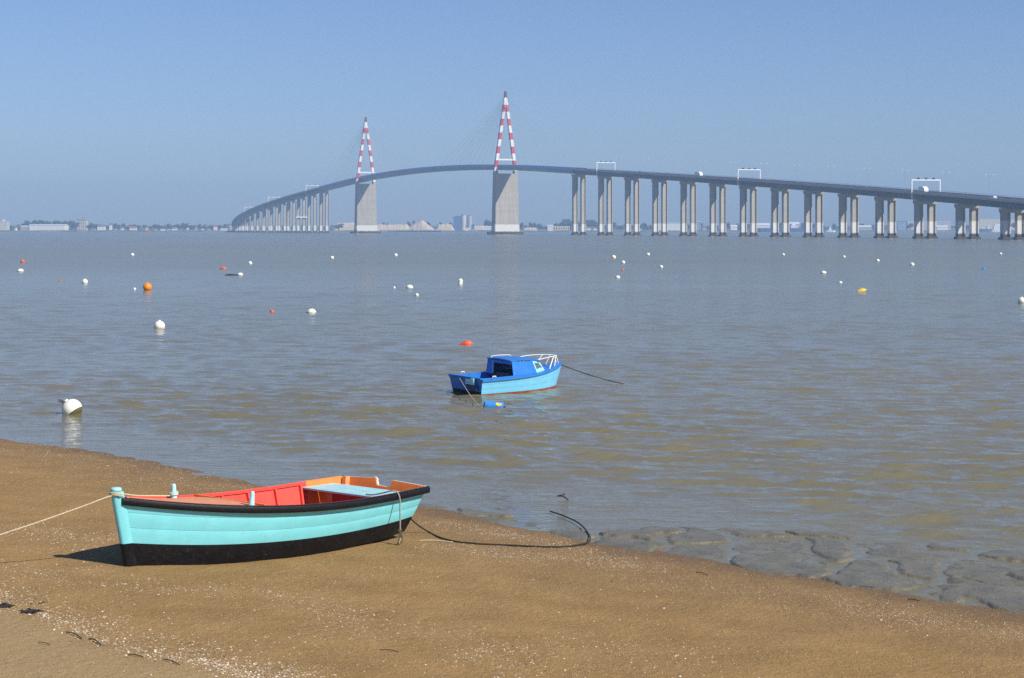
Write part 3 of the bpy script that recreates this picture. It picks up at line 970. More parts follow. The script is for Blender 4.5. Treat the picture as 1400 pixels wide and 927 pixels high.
# transom with sculling notch (profile in y,z; tilted)
def tr_y(v): x = DL; return b_chine(x) + (b_rail(x) - b_chine(x)) * v ** 0.92
zc, zr = h_chine(DL), h_rail(DL)
notch = [(tr_y(1.0) - 0.03, zr - 0.002), (0.26, zr + 0.03), (0.22, zr + 0.028), (0.185, zr + 0.01), (0.17, zr - 0.03), (0.13, zr - 0.075), (-0.13, zr - 0.085), (-0.16, zr - 0.07), (-0.165, zr + 0.025), (-tr_y(1.0) + 0.03, zr - 0.002)]
outline = [(-tr_y(0) + 0.03, zc + 0.01), (tr_y(0) - 0.03, zc + 0.01), (tr_y(0.5) - 0.03, (zc + zr) / 2)] + notch + [(-tr_y(0.5) + 0.03, (zc + zr) / 2)]
def tr(x0, y, z):
    v = (z - zc) / (zr - zc); return (DL - 0.30 * (1 - v) + x0, y, z)
for nm, x0, x1, mm in (('transom', 0.002, 0.03, 'turq'), ('transom_lining', -0.028, 0.0, 'orange')):
    b = MB(); n_ = len(outline)
    b.add([tr(x0, y, z) for y, z in outline] + [tr(x1, y, z) for y, z in outline],
          [tuple(range(n_))[::-1], tuple(range(n_, 2 * n_))] + [(i, (i + 1) % n_, n_ + (i + 1) % n_, n_ + i) for i in range(n_)])
    b.build(nm, mat[mm], dinghy)
arc = [tr(0.0, y, z + 0.006) for y, z in notch[1:6]]
MB().tube(catmull(arc, 4), 0.014, 6).build('notch_trim', mat['white'], dinghy, smooth=True)
for side in (-1, 1):     # corner knees at the quarters
    MB().sweep([[(DL - 0.30 * (1 - (z - zc) / (zr - zc)) - a, side * (tr_y((z - zc) / (zr - zc)) - 0.075 - c), z) for a, c in ((0.03, -0.03), (0.03, 0.07), (0.10, 0.05), (0.10, -0.03))] for z in (zc + 0.25, zr + 0.01)]).build('quarter_post', mat['orange'], dinghy)

MW = Matrix.Translation(Vector((_bt.x, _bt.y, DZ0))) @ Matrix.Rotation(DYAW, 4, 'Z')
def dl(x, y, z): return MW @ Vector((x, y, z))

# cream mooring line from the stem to a stake up the beach
stk = Gs(-150, 790)
head = hc.z + 0.0
ring = []
for t in range(2):
    ring += [dl(hc.x - 0.02 + 0.088 * math.cos(a), 0.088 * math.sin(a), hc.z - 0.03 - 0.016 * t - 0.016 * (a + 6.28 * t) / 12.6 + (0.02 if math.cos(a) < 0 else 0)) for a in np.linspace(0, 5.8, 12)]
p0 = dl(hc.x - 0.13, -0.01, hc.z - 0.055)
stake_top = Vector((stk.x, stk.y, stk.z + 0.16))
sag = [p0.lerp(stake_top, t) - Vector((0, 0, 0.05 * math.sin(math.pi * t))) for t in (0.12, 0.3, 0.5, 0.7, 0.85, 1.0)]
bitt_c = dl(1.42, inner_b(1.42) - 0.10, h_rail(1.42) + 0.03)
inb = [dl(0.12, 0.03, h_rail(0.12) + 0.05), dl(0.45, 0.16, h_rail(0.45) + 0.035), dl(0.9, 0.38, h_rail(0.9) + 0.03), bitt_c + Vector((-0.05, -0.03, 0.0))]
ringb = [bitt_c + Vector((0.056 * math.cos(a), 0.056 * math.sin(a), 0.004 * a)) for a in np.linspace(3.4, 15, 18)]
line = ringb[::-1] + inb[::-1] + ring + [p0] + sag
rp = rope_mesh(catmull(line, 5), 0.011)
tag(rp.build('mooring_line', mat['rope_white'], smooth=True), 'cream rope tied round the stem of the beached rowing boat and led up the beach', 'rope')
tg = thing('mooring_stake', 'short wooden stake holding the cream rope on the beach', 'stake', (stk.x, stk.y, stk.z))
MB().lathe([(0.035, -0.3), (0.04, 0.2), (0.036, 0.24), (0.02, 0.25)], (0, 0, 0), 10).build('shaft', mat['wood'], tg)
MB().tube([(0.045 * math.cos(a), 0.045 * math.sin(a), 0.16) for a in np.linspace(0, 6.28, 16)], 0.011, 6).build('rope_turn', mat['rope_white'], tg)

# grey rope thrown over the near side
xr = 4.5
yo = -(b_rail(xr) + 0.075)
zr_ = h_rail(xr)
ptz = [dl(4.42, -0.45, zt_ + 0.045), dl(4.43, -0.62, zt_ + 0.055), dl(4.44, -0.80, zr_ + 0.00), dl(4.46, -(b_rail(xr) - 0.02), zr_ + 0.045), dl(xr, yo + 0.03, zr_ + 0.02), dl(xr + 0.02, yo - 0.005, zr_ - 0.08),
       dl(xr + 0.02, yo - 0.01, zr_ - 0.3), dl(xr + 0.01, yo - 0.02, zr_ - 0.55)]
gpt = ptz[-1]
gz = float(beach_z(gpt.x, gpt.y))
ptz += [Vector((gpt.x, gpt.y - 0.02, gz + 0.10)), Vector((gpt.x - 0.01, gpt.y - 0.06, gz + 0.03))]
gr = thing('hanging_rope', 'grey rope hanging over the side of the rowing boat with a frayed weedy end', 'rope', (gpt.x, gpt.y, gz))
o = rope_mesh(catmull(ptz, 6), 0.012).build('rope', mat['rope_grey'], gr, smooth=True, world=True)
b = MB()
for k in range(26):
    a = rng.uniform(0, 6.28); q = Vector((gpt.x, gpt.y - 0.03, gz + rng.uniform(0.02, 0.22)))
    b.tube([q, q + Vector((0.03 * math.cos(a), 0.03 * math.sin(a), -0.03)), q + Vector((0.045 * math.cos(a), 0.045 * math.sin(a), -0.09 * rng.uniform(0.6, 1)))], 0.0045, 4)
b.build('frayed_end', mat['olive'], gr, world=True)
b = MB()
kz = gz + 0.2
b.tube([Vector((gpt.x + 0.02 * math.cos(a * 2), gpt.y + 0.022 * math.sin(a * 2), kz + 0.03 * math.sin(a * 3))) for a in np.linspace(0, 6.2, 30)], 0.011, 5)
b.build('knot', mat['olive'], gr, world=True)

# dark mooring rope in a long loop on the sand and into the water
tp = dl(DL - 0.16, -0.55, zc + 0.27)
def GW(px, py): 
    p = Gs(px, py, 0.014)
    if p.z < 0.05: p = G(px, py, 0.05)
    return p
seq = [tp, tp.lerp(GW(585, 726), 0.55) - Vector((0, 0, 0.03))] + [GW(*q) for q in ((586, 727), (600, 734), (622, 740), (650, 743), (690, 745), (720, 746.5), (750, 747.5), (775, 747), (795, 744), (804, 741), (807, 736), (804, 729), (798, 721), (788, 713), (775, 707), (762, 702), (752, 699))]
tag(rope_mesh(catmull(seq, 8), 0.013).build('mooring_rope', mat['rope_dark'], smooth=True), 'dark wet rope looping from the rowing boat stern across the sand to the water', 'rope')

# ------------------------------------------------------------------ the blue cabin boat afloat
CL = 3.78
c_st = Vector((-1.40, 52.95)); CYAW = math.atan2(0.63, 0.78)
cb = thing('cabin_boat', 'small blue cabin boat with light blue sides moored afloat off the beach', 'boat', (c_st.x, c_st.y, 0), (R(1.5), 0, CYAW))
# local: x from transom to bow, -y towards the camera
def c_rail(x): t = x / CL; return 0.53 + 0.06 * t + 0.22 * t ** 3
def c_b(x): t = x / CL; return 0.82 * (1 - max(0, (t - 0.35) / 0.65) ** 2.3) * (1 if t > 0.25 else 0.97 + 0.12 * t) + 0.02
def c_hull(u_, v, side, off=0.0):
    x = u_ * CL
    bb = c_b(x)
    y = bb * (0.68 + 0.32 * v ** 0.7)
    z = -0.25 + 0.05 * u_ + (c_rail(x) + 0.25 - 0.05 * u_) * v
    xx = x - 0.34 * (1 - v) * u_ ** 4 + 0.10 * (1 - v) * (1 - u_) ** 4
    return Vector((xx, side * (y + off), z))
CU = [i / 28 for i in range(29)]
def vz(u_, z): return (z + 0.25 - 0.05 * u_) / (c_rail(u_ * CL) + 0.25 - 0.05 * u_)
def strip(za, zb, mm, nm, side, off=0.0):
    secs = []
    for u_ in CU:
        va = vz(u_, za(u_)); vb = vz(u_, zb(u_))
        secs.append([c_hull(u_, va, side, off), c_hull(u_, (va + vb) / 2, side, off + 0.004), c_hull(u_, vb, side, off + 0.002), c_hull(u_, vb, side, off - 0.02), c_hull(u_, va, side, off - 0.02)])
    MB().sweep(secs).build(nm, mat[mm], cb, auto=0.6)
zw = lambda u_: 0.095 + 0.03 * u_
for side in (-1, 1):
    strip(lambda u_: -0.24 + 0.05 * u_, lambda u_: zw(u_) - 0.002, 'antifoul', 'bottom', side)
    n_ = 3
    for k in range(n_):
        strip(lambda u_, k=k: zw(u_) + (c_rail(u_ * CL) - zw(u_)) * k / n_ + 0.002, lambda u_, k=k: zw(u_) + (c_rail(u_ * CL) - zw(u_)) * (k + 1) / n_ - 0.002, 'bcyan', 'plank', side)
    secs = [[c_hull(u_, 1.0, side, a) + Vector((0, 0, z)) for a, z in ((-0.05, -0.035), (0.035, -0.045), (0.035, 0.012), (-0.05, 0.016))] for u_ in CU]
    MB().sweep(secs).build('gunwale', mat['bblue'], cb)
# transom: blue above, dark below
def c_tr(za, zb, mm, nm, x0=0.0):
    L_ = []
    for z in (za, zb):
        v = vz(0, z); p = c_hull(0, v, 1)
        L_.append((p.x, p.y - 0.012, z))
    (xa, ya, _), (xb, yb, _) = L_
    MB().hexa([(xa - 0.012 + x0, -ya, za), (xa + 0.03 + x0, -ya, za), (xa + 0.03 + x0, ya, za), (xa - 0.012 + x0, ya, za), (xb - 0.012 + x0, -yb, zb), (xb + 0.03 + x0, -yb, zb), (xb + 0.03 + x0, yb, zb), (xb - 0.012 + x0, yb, zb)]).build(nm, mat[mm], cb)
c_tr(-0.2, 0.158, 'black', 'transom_foot'); c_tr(0.16, 0.545, 'bblue', 'transom')
MB().box((-0.012, 0, 0.565), (0.09, 1.60, 0.035)).build('transom_cap', mat['bblue'], cb)
# outboard bracket plate and well
MB().box((-0.06, -0.30, 0.44), (0.05, 0.42, 0.15)).build('motor_pad', mat['bcyan_lt'], cb, bevel=0.01)
MB().box((-0.075, -0.44, 0.46), (0.07, 0.15, 0.19)).build('bracket', mat['bcyan_lt'], cb, bevel=0.01)
MB().box((-0.045, -0.36, 0.27), (0.03, 0.50, 0.16)).build('motor_plate', mat['navy'], cb)
# cockpit sole, side decks, foredeck
Pm = [[(0.05 + 0.6 * i, s_ * c_b(0.05 + 0.6 * i) * 0.72, 0.16) for s_ in (-1, 1)] for i in range(5)]
MB().grid(Pm).build('sole', mat['bblue'], cb)
fd = [[(x, s_ * (c_b(x) - 0.03), c_rail(x) + 0.005 + 0.04 * (1 - s_ * s_)) for s_ in (-1, -0.5, 0, 0.5, 1)] for x in [2.15 + (CL - 0.06 - 2.15) * i / 10 for i in range(11)]]
MB().grid(fd).build('foredeck', mat['bblue'], cb, smooth=True)
for side in (-1, 1):
    dk = [[(x, side * (c_b(x) - a), c_rail(x) + 0.006) for a in (0.02, 0.16)] for x in [0.02 + 2.15 * i / 8 for i in range(9)]]
    MB().grid(dk).build('side_deck', mat['bblue'], cb)
    cm = [[(x, side * (c_b(x) - 0.165), z) for z in (0.12, c_rail(x) + 0.03)] for x in [0.05 + 2.1 * i / 8 for i in range(9)]]
    MB().grid(cm).build('coaming', mat['bblue'], cb)
    MB().tube([(0.42, side * (c_b(0.4) - 0.05), 0.58), (0.42, side * (c_b(0.4) - 0.05), 0.62), (0.54, side * (c_b(0.4) - 0.05), 0.62), (0.54, side * (c_b(0.4) - 0.05), 0.58)], 0.014, 6).build('cleat', mat['white'], cb)
# cuddy: side frames round an open side window, solid panel, raked cyan corner windows
XA, XB, XC, XD = 1.28, 1.30, 2.12, 2.70
def ci_(x, z):      # inward-leaning cabin side
    base = min(c_b(x) - 0.13, 0.68)
    return base - 0.10 * max(0, (z - 0.55) / 0.5)
def zroof(x): return 1.03 + 0.035 * math.sin(math.pi * min(1, max(0, (x - XA) / (XC - XA)))) - 0.015 * (x - XA)
def panel(x0, x1, za0, za1, zb0, zb1, mm, nm, side, th=0.022, out=0.0):
    """quad on the cabin side; corners (x0,za0)(x1,za1) bottom, (x0,zb0)(x1,zb1) top"""
    vs = []
    for d in (0, th):
        for x, z in ((x0, za0), (x1, za1), (x1, zb1), (x0, zb0)):
            vs.append((x, side * (ci_(x, z) - d + out), z))
    return MB().hexa([vs[0], vs[1], vs[5], vs[4], vs[3], vs[2], vs[6], vs[7]]).build(nm, mat[mm], cb)
def panel4(c4, mm, nm, side, th=0.022):
    q = [(x, side * (ci_(x, z) - d), z) for d in (0, th) for x, z in c4]
    return MB().hexa(q).build(nm, mat[mm], cb)
for side in (-1, 1):
    zb = lambda x: c_rail(x) + 0.012
    panel4([(XB, zb(XB)), (XC + 0.157, zb(XC + 0.1)), (XC, zroof(XC) - 0.03), (XB, zroof(XB) - 0.03)], 'bblue', 'side_panel', side)
    # raked corner window: cyan frame in four bars plus a pane
    wa = [(XC + 0.002, zroof(XC) - 0.03), (XC + 0.16, zb(XC + 0.1) + 0.0), (XD, zb(XD)), (XC + 0.30, zroof(XC) - 0.04)]
    wi = [(XC + 0.075, zroof(XC) - 0.10), (XC + 0.165, zb(XC + 0.1) + 0.10), (XD - 0.12, zb(XD) + 0.10), (XC + 0.26, zroof(XC) - 0.10)]
    fv = lambda x, z, d=0.0: (x, side * (ci_(x, z) - d), z)
    for i in range(4):
        j = (i + 1) % 4
        q = [wa[i], wa[j], wi[j], wi[i]]
        MB().hexa([fv(*p, 0.022) for p in q] + [fv(*p, -0.004) for p in q]).build('window_frame', mat['bcyan_lt'], cb)
    MB().hexa([fv(*p, 0.014) for p in wi] + [fv(*p, 0.008) for p in wi]).build('pane', mat['pane'], cb)
# back and front of the cuddy, roof
zr0 = zroof(XA) - 0.03
MB().box((XA + 0.012, -0.01, zr0 - 0.045), (0.026, 1.10, 0.085)).build('door_head', mat['bblue'], cb)
MB().hexa([(XA, 0.33, 0.56), (XA + 0.026, 0.33, 0.56), (XA + 0.026, 0.66, 0.56), (XA, 0.66, 0.56), (XA, 0.33, zr0 - 0.09), (XA + 0.026, 0.33, zr0 - 0.09), (XA + 0.026, 0.56, zr0 - 0.09), (XA, 0.56, zr0 - 0.09)]).build('door_post', mat['bblue'], cb)
MB().box((XA + 0.012, 0.316, 0.79), (0.03, 0.024, 0.40)).build('door_trim', mat['bcyan_lt'], cb)
MB().box((1.75, 0.10, 0.45), (0.7, 0.9, 0.34)).build('locker', mat['dark_in'], cb)
MB().box((1.55, 0.05, 0.76), (0.04, 0.80, 0.04)).build('grab_bar', mat['dark_in'], cb)
MB().box((0.62, 0.0, 0.40), (0.22, 1.2, 0.035)).build('thwart', mat['bblue'], cb)
wf = [(XD - 0.02, -0.40, c_rail(XD) + 0.04), (XD - 0.02, 0.40, c_rail(XD) + 0.04), (XC + 0.28, 0.46, zroof(XC) - 0.05), (XC + 0.28, -0.46, zroof(XC) - 0.05)]
for (t0, t1) in ((0.0, 0.12), (0.44, 0.56), (0.88, 1.0)):
    L_ = lambda t: (Vector(wf[0]).lerp(Vector(wf[1]), t), Vector(wf[3]).lerp(Vector(wf[2]), t))
    (a, d), (b_, c_) = L_(t0), L_(t1)
    MB().hexa([a, b_, c_, d] + [p + Vector((0.02, 0, 0.012)) for p in (a, b_, c_, d)]).build('window_bar', mat['bcyan_lt'], cb)
a, b_, c_, d = [Vector(p) + Vector((0.008, 0, 0.004)) for p in wf]
MB().hexa([a, b_, c_, d] + [p + Vector((0.005, 0, 0.003)) for p in (a, b_, c_, d)]).build('windscreen', mat['pane'], cb)
rf = []
for i in range(11):
    x = XA - 0.02 + (XC + 0.34 - XA + 0.02) * i / 10
    z = zroof(min(x, XC + 0.2)) - 0.028 - (0.03 if i == 10 else 0)
    hw = ci_(min(x, XC), 1.05) + 0.02
    rf.append([(x, -hw, z), (x, -hw, z + 0.028), (x, -hw * 0.5, z + 0.052), (x, 0, z + 0.062), (x, hw * 0.5, z + 0.052), (x, hw, z + 0.028), (x, hw, z), (x, 0, z + 0.02)])
ro = MB().sweep(rf).build('roof', mat['bblue'], cb, auto=0.8)
MB().tube(catmull([(XA + 0.04, 0.44, 1.03), (XA + 0.06, 0.44, 1.085), (1.6, 0.42, 1.105), (2.0, 0.40, 1.095), (2.06, 0.40, 1.03)], 4), 0.011, 6).build('grab_rail', mat['white'], ro)
# pulpit
zd = lambda x: c_rail(x) + 0.02
top_ = catmull([(2.42, -0.47, 1.00), (2.75, -0.45, 1.04), (3.15, -0.32, 1.06), (3.45, -0.13, 1.06), (3.52, 0, 1.06), (3.45, 0.13, 1.06), (3.15, 0.32, 1.06), (2.75, 0.45, 1.04), (2.42, 0.47, 1.00)], 6)
pu = MB().tube(top_, 0.013, 7).build('pulpit', mat['white'], cb, smooth=True)
for s_ in (-1, 1):
    for x0, y0, x1, y1, z1 in ((2.95, 0.40, 3.22, 0.27, 1.06), (3.30, 0.22, 3.42, 0.145, 1.06), (3.62, 0.05, 3.50, 0.05, 1.06)):
        MB().tube([(x0, s_ * y0, zd(x0) - 0.02), (x1, s_ * y1, z1 - 0.004)], 0.015, 6).build('stanchion', mat['white'], pu)
CW = Matrix.Translation(Vector((c_st.x, c_st.y, 0))) @ Matrix.Rotation(CYAW, 4, 'Z') @ Matrix.Rotation(R(1.5), 4, 'X')
# lines from the cabin boat
bowp = CW @ Vector((CL - 0.05, 0, 0.75))
wend = G(864, 527, -0.02)
tag(rope_mesh(catmull([bowp, bowp.lerp(wend, 0.3) - Vector((0, 0, 0.05)), bowp.lerp(wend, 0.65) - Vector((0, 0, 0.06)), wend], 6), 0.016, n=4).build('bow_line', mat['rope_dark']), 'dark mooring line running from the bow of the blue cabin boat into the water', 'rope')
stp = CW @ Vector((-0.02, 0.30, 0.52))
drum_c = G(676, 560, 0.0); drum_c.z = 0.085
dend = drum_c + Vector((-0.42, 0.06, 0.02))
tag(rope_mesh(catmull([stp, stp.lerp(dend, 0.35) - Vector((0, 0, 0.05)), stp.lerp(dend, 0.7) - Vector((0, 0, 0.06)), dend], 6), 0.010, n=4).build('stern_line', mat['rope_grey']), 'thin pale line from the blue cabin boat transom to the floating blue drum', 'rope')
dr = thing('floating_drum', 'blue plastic drum float with a yellow patch beside the cabin boat', 'float', tuple(drum_c), (0, R(4), R(-9)))
dr.scale = (0.88, 0.88, 0.88)
MB().tube([(x, 0, 0) for x in (-0.30, -0.29, -0.15, -0.145, 0.10, 0.105, 0.27, 0.285)], [0.13, 0.158, 0.162, 0.155, 0.155, 0.162, 0.158, 0.14], 22).build('barrel', mat['buoy_blue'], dr, auto=0.6)
MB().tube([(-0.335, 0, 0), (-0.30, 0, 0)], [0.115, 0.135], 20).build('end_cap', mat['navy'], dr)
MB().tube([(0.285, 0, 0), (0.33, 0, 0.01), (0.37, 0, -0.04)], [0.04, 0.035, 0.01], 8).build('neck', mat['blacky'], dr)
pt_ = [[(0.06 + 0.19 * i / 4, -0.166 * math.cos(a), 0.166 * math.sin(a)) for a in np.linspace(0.25 + 0.1 * abs(i - 2) , 1.05 - 0.06 * i, 5)] for i in range(5)]
MB().grid(pt_).build('patch', mat['buoy_yellow'], dr, smooth=True)

# ------------------------------------------------------------------ buoys
def ball_prof(r, flat=1.0, n=9, z0=None):
    return [(max(0.004, r * math.sin(math.pi * i / n)), -r * flat * math.cos(math.pi * i / n)) for i in range(n + 1)]
def buoy(px, py, wpx, label, mcol='buoy_white', kind='ball', group=None, tilt=(0, 0), sink=0.28, weed=False, eye=True):
    """py = photo row of the waterline, wpx = photo width"""
    p = G(px, py, 0.0); r = wpx / 2 * p.y / F
    t = thing('mooring_buoy', label, 'buoy', (p.x, p.y, 0), (tilt[0], tilt[1], 0), group)
    if kind == 'ball':
        MB().lathe(ball_prof(r, 0.95, 14), (0, 0, r * (1 - 2 * sink)), 24).build('float', mat[mcol], t, smooth=True)
        c = r * (1 - 2 * sink)
        if weed:
            pr = [(r * 1.012 * math.sin(a), c - r * 0.962 * math.cos(a)) for a in np.linspace(0.1, 1.12, 8)]
            MB().lathe(pr, (0, 0, 0), 24).build('weed_band', mat['olive'], t, smooth=True)
        if eye:
            zt = c + r * 0.95
            MB().lathe([(r * 0.22, -0.05 * r), (r * 0.22, 0.08 * r), (r * 0.15, 0.12 * r)], (0, 0, zt), 10).build('collar', mat[mcol], t)
            MB().tube([(r * 0.12 * math.cos(a), 0, zt + 0.16 * r + r * 0.12 * math.sin(a)) for a in np.linspace(0, 6.28, 12)[:-1]], r * 0.035, 5, closed=True).build('eye', mat['steel'], t)
    elif kind == 'dome':
        MB().lathe([(r * 0.80, -r * 0.5), (r * 0.98, -r * 0.25), (r, 0.0), (r * 0.97, r * 0.22), (r * 0.84, r * 0.5), (r * 0.58, r * 0.75), (r * 0.25, r * 0.88), (0.01, r * 0.9)], (0, 0, 0.05 * r), 20).build('float', mat[mcol], t, smooth=True)
        MB().lathe([(r * 0.82, -r * 0.55), (r * 1.02, -r * 0.22), (r * 1.03, r * 0.10), (r * 0.99, r * 0.14)], (0, 0, 0), 20).build('weed_band', mat['weed'], t, smooth=True)
    elif kind == 'can':
        MB().lathe([(r * 0.75, -r * 0.8), (r * 0.9, -r * 0.7), (r * 0.9, r * 1.6), (r * 0.7, r * 1.8), (r * 0.25, r * 1.95), (r * 0.22, r * 2.3), (0.01, r * 2.32)], (0, 0, 0), 16).build('float', mat[mcol], t, auto=0.6)
        MB().tube([(-r * 0.5, 0, r * 1.8), (-r * 0.3, 0, r * 2.15), (r * 0.3, 0, r * 2.15), (r * 0.5, 0, r * 1.8)], r * 0.08, 6).build('handle', mat[mcol], t)
    elif kind == 'spindle':
        Mx = Matrix.Rotation(R(90), 3, 'Y') @ Matrix.Rotation(0.0, 3, 'X')
        MB().lathe([(r * 0.03, -r * 1.15), (r * 0.10, -r * 1.0), (r * 0.30, -r * 0.6), (r * 0.48, -r * 0.1), (r * 0.52, r * 0.25), (r * 0.42, r * 0.6), (r * 0.18, r * 0.85), (r * 0.08, r * 0.95)], (0, 0, r * 0.14), 16, Mx).build('float', mat[mcol], t, smooth=True)
        MB().tube([(-r * 1.1, 0, r * 0.14), (-r * 1.35, 0, r * 0.22)], r * 0.05, 6).build('eye', mat['steel'], t)
    elif kind == 'bottle':
        Mx = Matrix.Rotation(R(75), 3, 'Y')
        MB().lathe([(r * 0.30, -r * 0.9), (r * 0.36, -r * 0.8), (r * 0.36, r * 0.4), (r * 0.28, r * 0.6), (r * 0.12, r * 0.75), (r * 0.12, r * 0.95), (0.01, r)], (0, 0, r * 0.2), 14, Mx).build('float', mat[mcol], t, auto=0.6)
        MB().tube([(-r * 0.4, 0, r * 0.55), (-r * 0.2, 0, r * 0.72), (r * 0.3, 0, r * 0.58), (r * 0.4, 0, r * 0.38)], r * 0.07, 6).build('handle', mat[mcol], t)
    return t

b1 = buoy(104, 567, 28, 'large white ball buoy with olive weed on its underside near the beach', weed=True, sink=0.14, tilt=(R(-8), R(-38)), eye=True)
p = b1.location; r1 = 14 * p.y / F
b = MB()
for k in range(5):
    a = Vector((p.x - r1 * (0.95 + 0.16 * k), p.y - 0.02, r1 * (1.10 + 0.07 * k)))
    b.tube([a + Vector((0.045 * math.cos(t), 0.02 * (k % 2) * math.sin(t), 0.03 * math.sin(t))) for t in np.linspace(0, 6.28, 10)[:-1]], 0.008, 5, closed=True)
b.tube([(p.x - r1 * 1.25, p.y - 0.02, r1 * 1.15), (p.x - r1 * 1.28, p.y - 0.02, r1 * 0.5), (p.x - r1 * 1.27, p.y - 0.02, -0.03)], 0.014, 6)
b.build('mooring_chain', mat['weed'], b1).matrix_parent_inverse = (Matrix.Translation(p) @ b1.rotation_euler.to_matrix().to_4x4()).inverted()
buoy(218, 449, 15, 'white ball buoy with no weed, larger than the plain white ones around it')
buoy(201.5, 397, 12, 'bright orange ball buoy', 'buoy_orange', sink=0.12)
GW_ = 'plain white buoys dotted over the river'
LW_ = 'small plain white mooring buoy floating on the open river'
buoy(116, 387, 8, LW_, group=GW_)
for (x, y, d) in ((181, 349.5, 5), (342, 361, 5.5), (454, 353.5, 5), (541, 350, 5), (184, 396, 4), (570, 404.5, 5), (539, 394, 3.5), (839, 353, 6), (852, 360, 5.5), (886, 349, 5), (904, 366, 5),
                  (1071, 349, 4), (1154, 352, 4), (1200, 357.5, 5), (1247, 363, 6), (1368, 348, 4)):
    buoy(x, y, d, LW_, group=GW_, eye=False)
GD_ = 'white domed buoys with dark weedy skirts'
LD_ = 'white domed buoy with a dark weedy waterline'
for (x, y, d) in ((28, 371.5, 9), (328.5, 376.5, 8), (426, 428, 13), (560, 394, 10), (844.5, 380, 7), (1126, 374, 8), (1149, 387, 5.5)):
    buoy(x, y, d, LD_, kind='dome', group=GD_)
buoy(1397, 415, 11, 'white ball buoy lying well apart from the yellow jerrycan float', sink=0.2)
buoy(629, 388.5, 7, 'white upright plastic can used as a buoy', kind='can', tilt=(0, R(8)))
buoy(637, 472, 20, 'red-orange spindle float lying on the water behind the blue cabin boat', 'buoy_red', 'spindle', tilt=(0, R(-8)))
buoy(305, 368, 10, 'pinkish red float with a white end', 'buoy_red', 'spindle')
buoy(372, 427.5, 6, 'small faded red-brown ball float', 'buoy_red', eye=False)
buoy(82, 385, 3.5, 'tiny red float beside a small white buoy', 'buoy_red', eye=False)
buoy(851, 370, 3.5, 'tiny reddish float among the white buoys', 'buoy_red', eye=False)
buoy(31, 359, 6, 'small dark red buoy behind a white domed buoy', 'buoy_red', eye=False)
buoy(1178.5, 399, 14, 'yellow plastic jerrycan float', 'buoy_yellow', 'bottle')
buoy(1345, 369, 8, 'blue plastic can float', 'buoy_blue', 'bottle', tilt=(0, R(-40)))
q = G(317, 376.5)
tag(MB().tube([(q.x - 0.75, q.y, 0.03), (q.x - 0.3, q.y, 0.07), (q.x + 0.75, q.y, 0.04)], [0.05, 0.08, 0.06], 8).build('driftwood', mat['weed']), 'dark driftwood floating by a white domed buoy', 'driftwood')
# channel marks by the bridge
for px, py, d_, m1, lab in ((204, 320, 1800, 'buoy_red', 'red channel buoy with a slim topmark off the far town bank'), (488, 320, 1930, 'buoy_white', 'white channel buoy at the foot of the farther pylon')):
    q = at(px, py, d_); q.z = 0
    t = thing('channel_buoy', lab, 'buoy', q)
    MB().lathe([(1.0, -0.6), (1.2, -0.3), (1.2, 0.5), (0.9, 0.8), (0.35, 1.1), (0.3, 2.8), (0.05, 3.0)], (0, 0, 0), 14).build('float', mat[m1], t, auto=0.6)
    MB().lathe([(0.02, 3.0), (0.5, 3.05), (0.5, 3.8), (0.02, 3.85)], (0, 0, 0), 10).build('topmark', mat[m1], t)

# ------------------------------------------------------------------ far bank: buildings, heaps, silos, ships, trees
FD = 3000.0
PXM = FD / F
cream = paint('cream_wall', (0.62, 0.56, 0.45), 0.8, 0.06, 0.1, 0)
whitew = paint('white_wall', (0.80, 0.79, 0.77), 0.8, 0.04, 0.1, 0)
greyw = paint('grey_wall', (0.42, 0.43, 0.45), 0.8, 0.06, 0.1, 0)
tanw = paint('tan_wall', (0.50, 0.36, 0.24), 0.8, 0.08, 0.1, 0)
bluew = paint('blue_steel_wall', (0.07, 0.15, 0.32), 0.6, 0.08, 0.1, 0)
yelw = paint('yellow_wall', (0.72, 0.60, 0.32), 0.8, 0.06, 0.1, 0)
roofr = paint('tile_roof', (0.30, 0.14, 0.09), 0.85, 0.1, 0.3, 0)
roofg = paint('slate_roof', (0.14, 0.15, 0.17), 0.7, 0.1, 0.3, 0)
roofw = paint('pale_metal_roof', (0.70, 0.71, 0.72), 0.6, 0.05, 0.3, 0)
winm = paint('dark_window', (0.03, 0.04, 0.05), 0.2, 0.1, 1, 0)
def building(px0, px1, ytop, label, wall, roof, cat='building', d=FD + 60, ybase=314.5, rp=0.25, depth=None, wins=0, floors=1, name='building', group=None):
    k = d / F
    x0, x1 = (px0 - 700) * k, (px1 - 700) * k
    zt = CAMZ + (HZ - ytop) * k; W = x1 - x0; dp = depth or max(9, min(30, W * 0.7))
    zb = 2.0; rh = max(0.35, (zt - zb) * rp)
    t = thing(name, label, cat, ((x0 + x1) / 2, d, zb), (0, 0, 0), group)
    h = zt - zb - rh
    MB().box((0, dp / 2, h / 2 - 0.5), (W, dp, h + 1)).build('wall', wall, t)
    if rp > 0.1:
        MB().prism([(-0.5, h + 0.004), (dp + 0.5, h + 0.004), (dp / 2, h + rh)], 0, -W / 2 - 0.4, W / 2 + 0.4).build('roof', roof, t)
    else:
        MB().box((0, dp / 2, h + rh / 2 + 0.004), (W + 0.6, dp + 0.6, rh)).build('roof', roof, t)
    for f in range(floors):
        for i in range(wins):
            zc_ = h * (f + 0.55) / floors
            MB().box(((i + 0.5) / wins * W - W / 2, -0.02, zc_), (W / wins * 0.45, 0.12, h / floors * 0.45)).build('window', winm, t)
    return t
B = building
B(-12, 9, 303, 'cream building with a flat roof beside the long white warehouse', cream, roofw, rp=0.06)
B(3, 5, 299.5, 'white water tank above the cream flat-roofed building', whitew, roofw, rp=0.06, d=FD + 110)
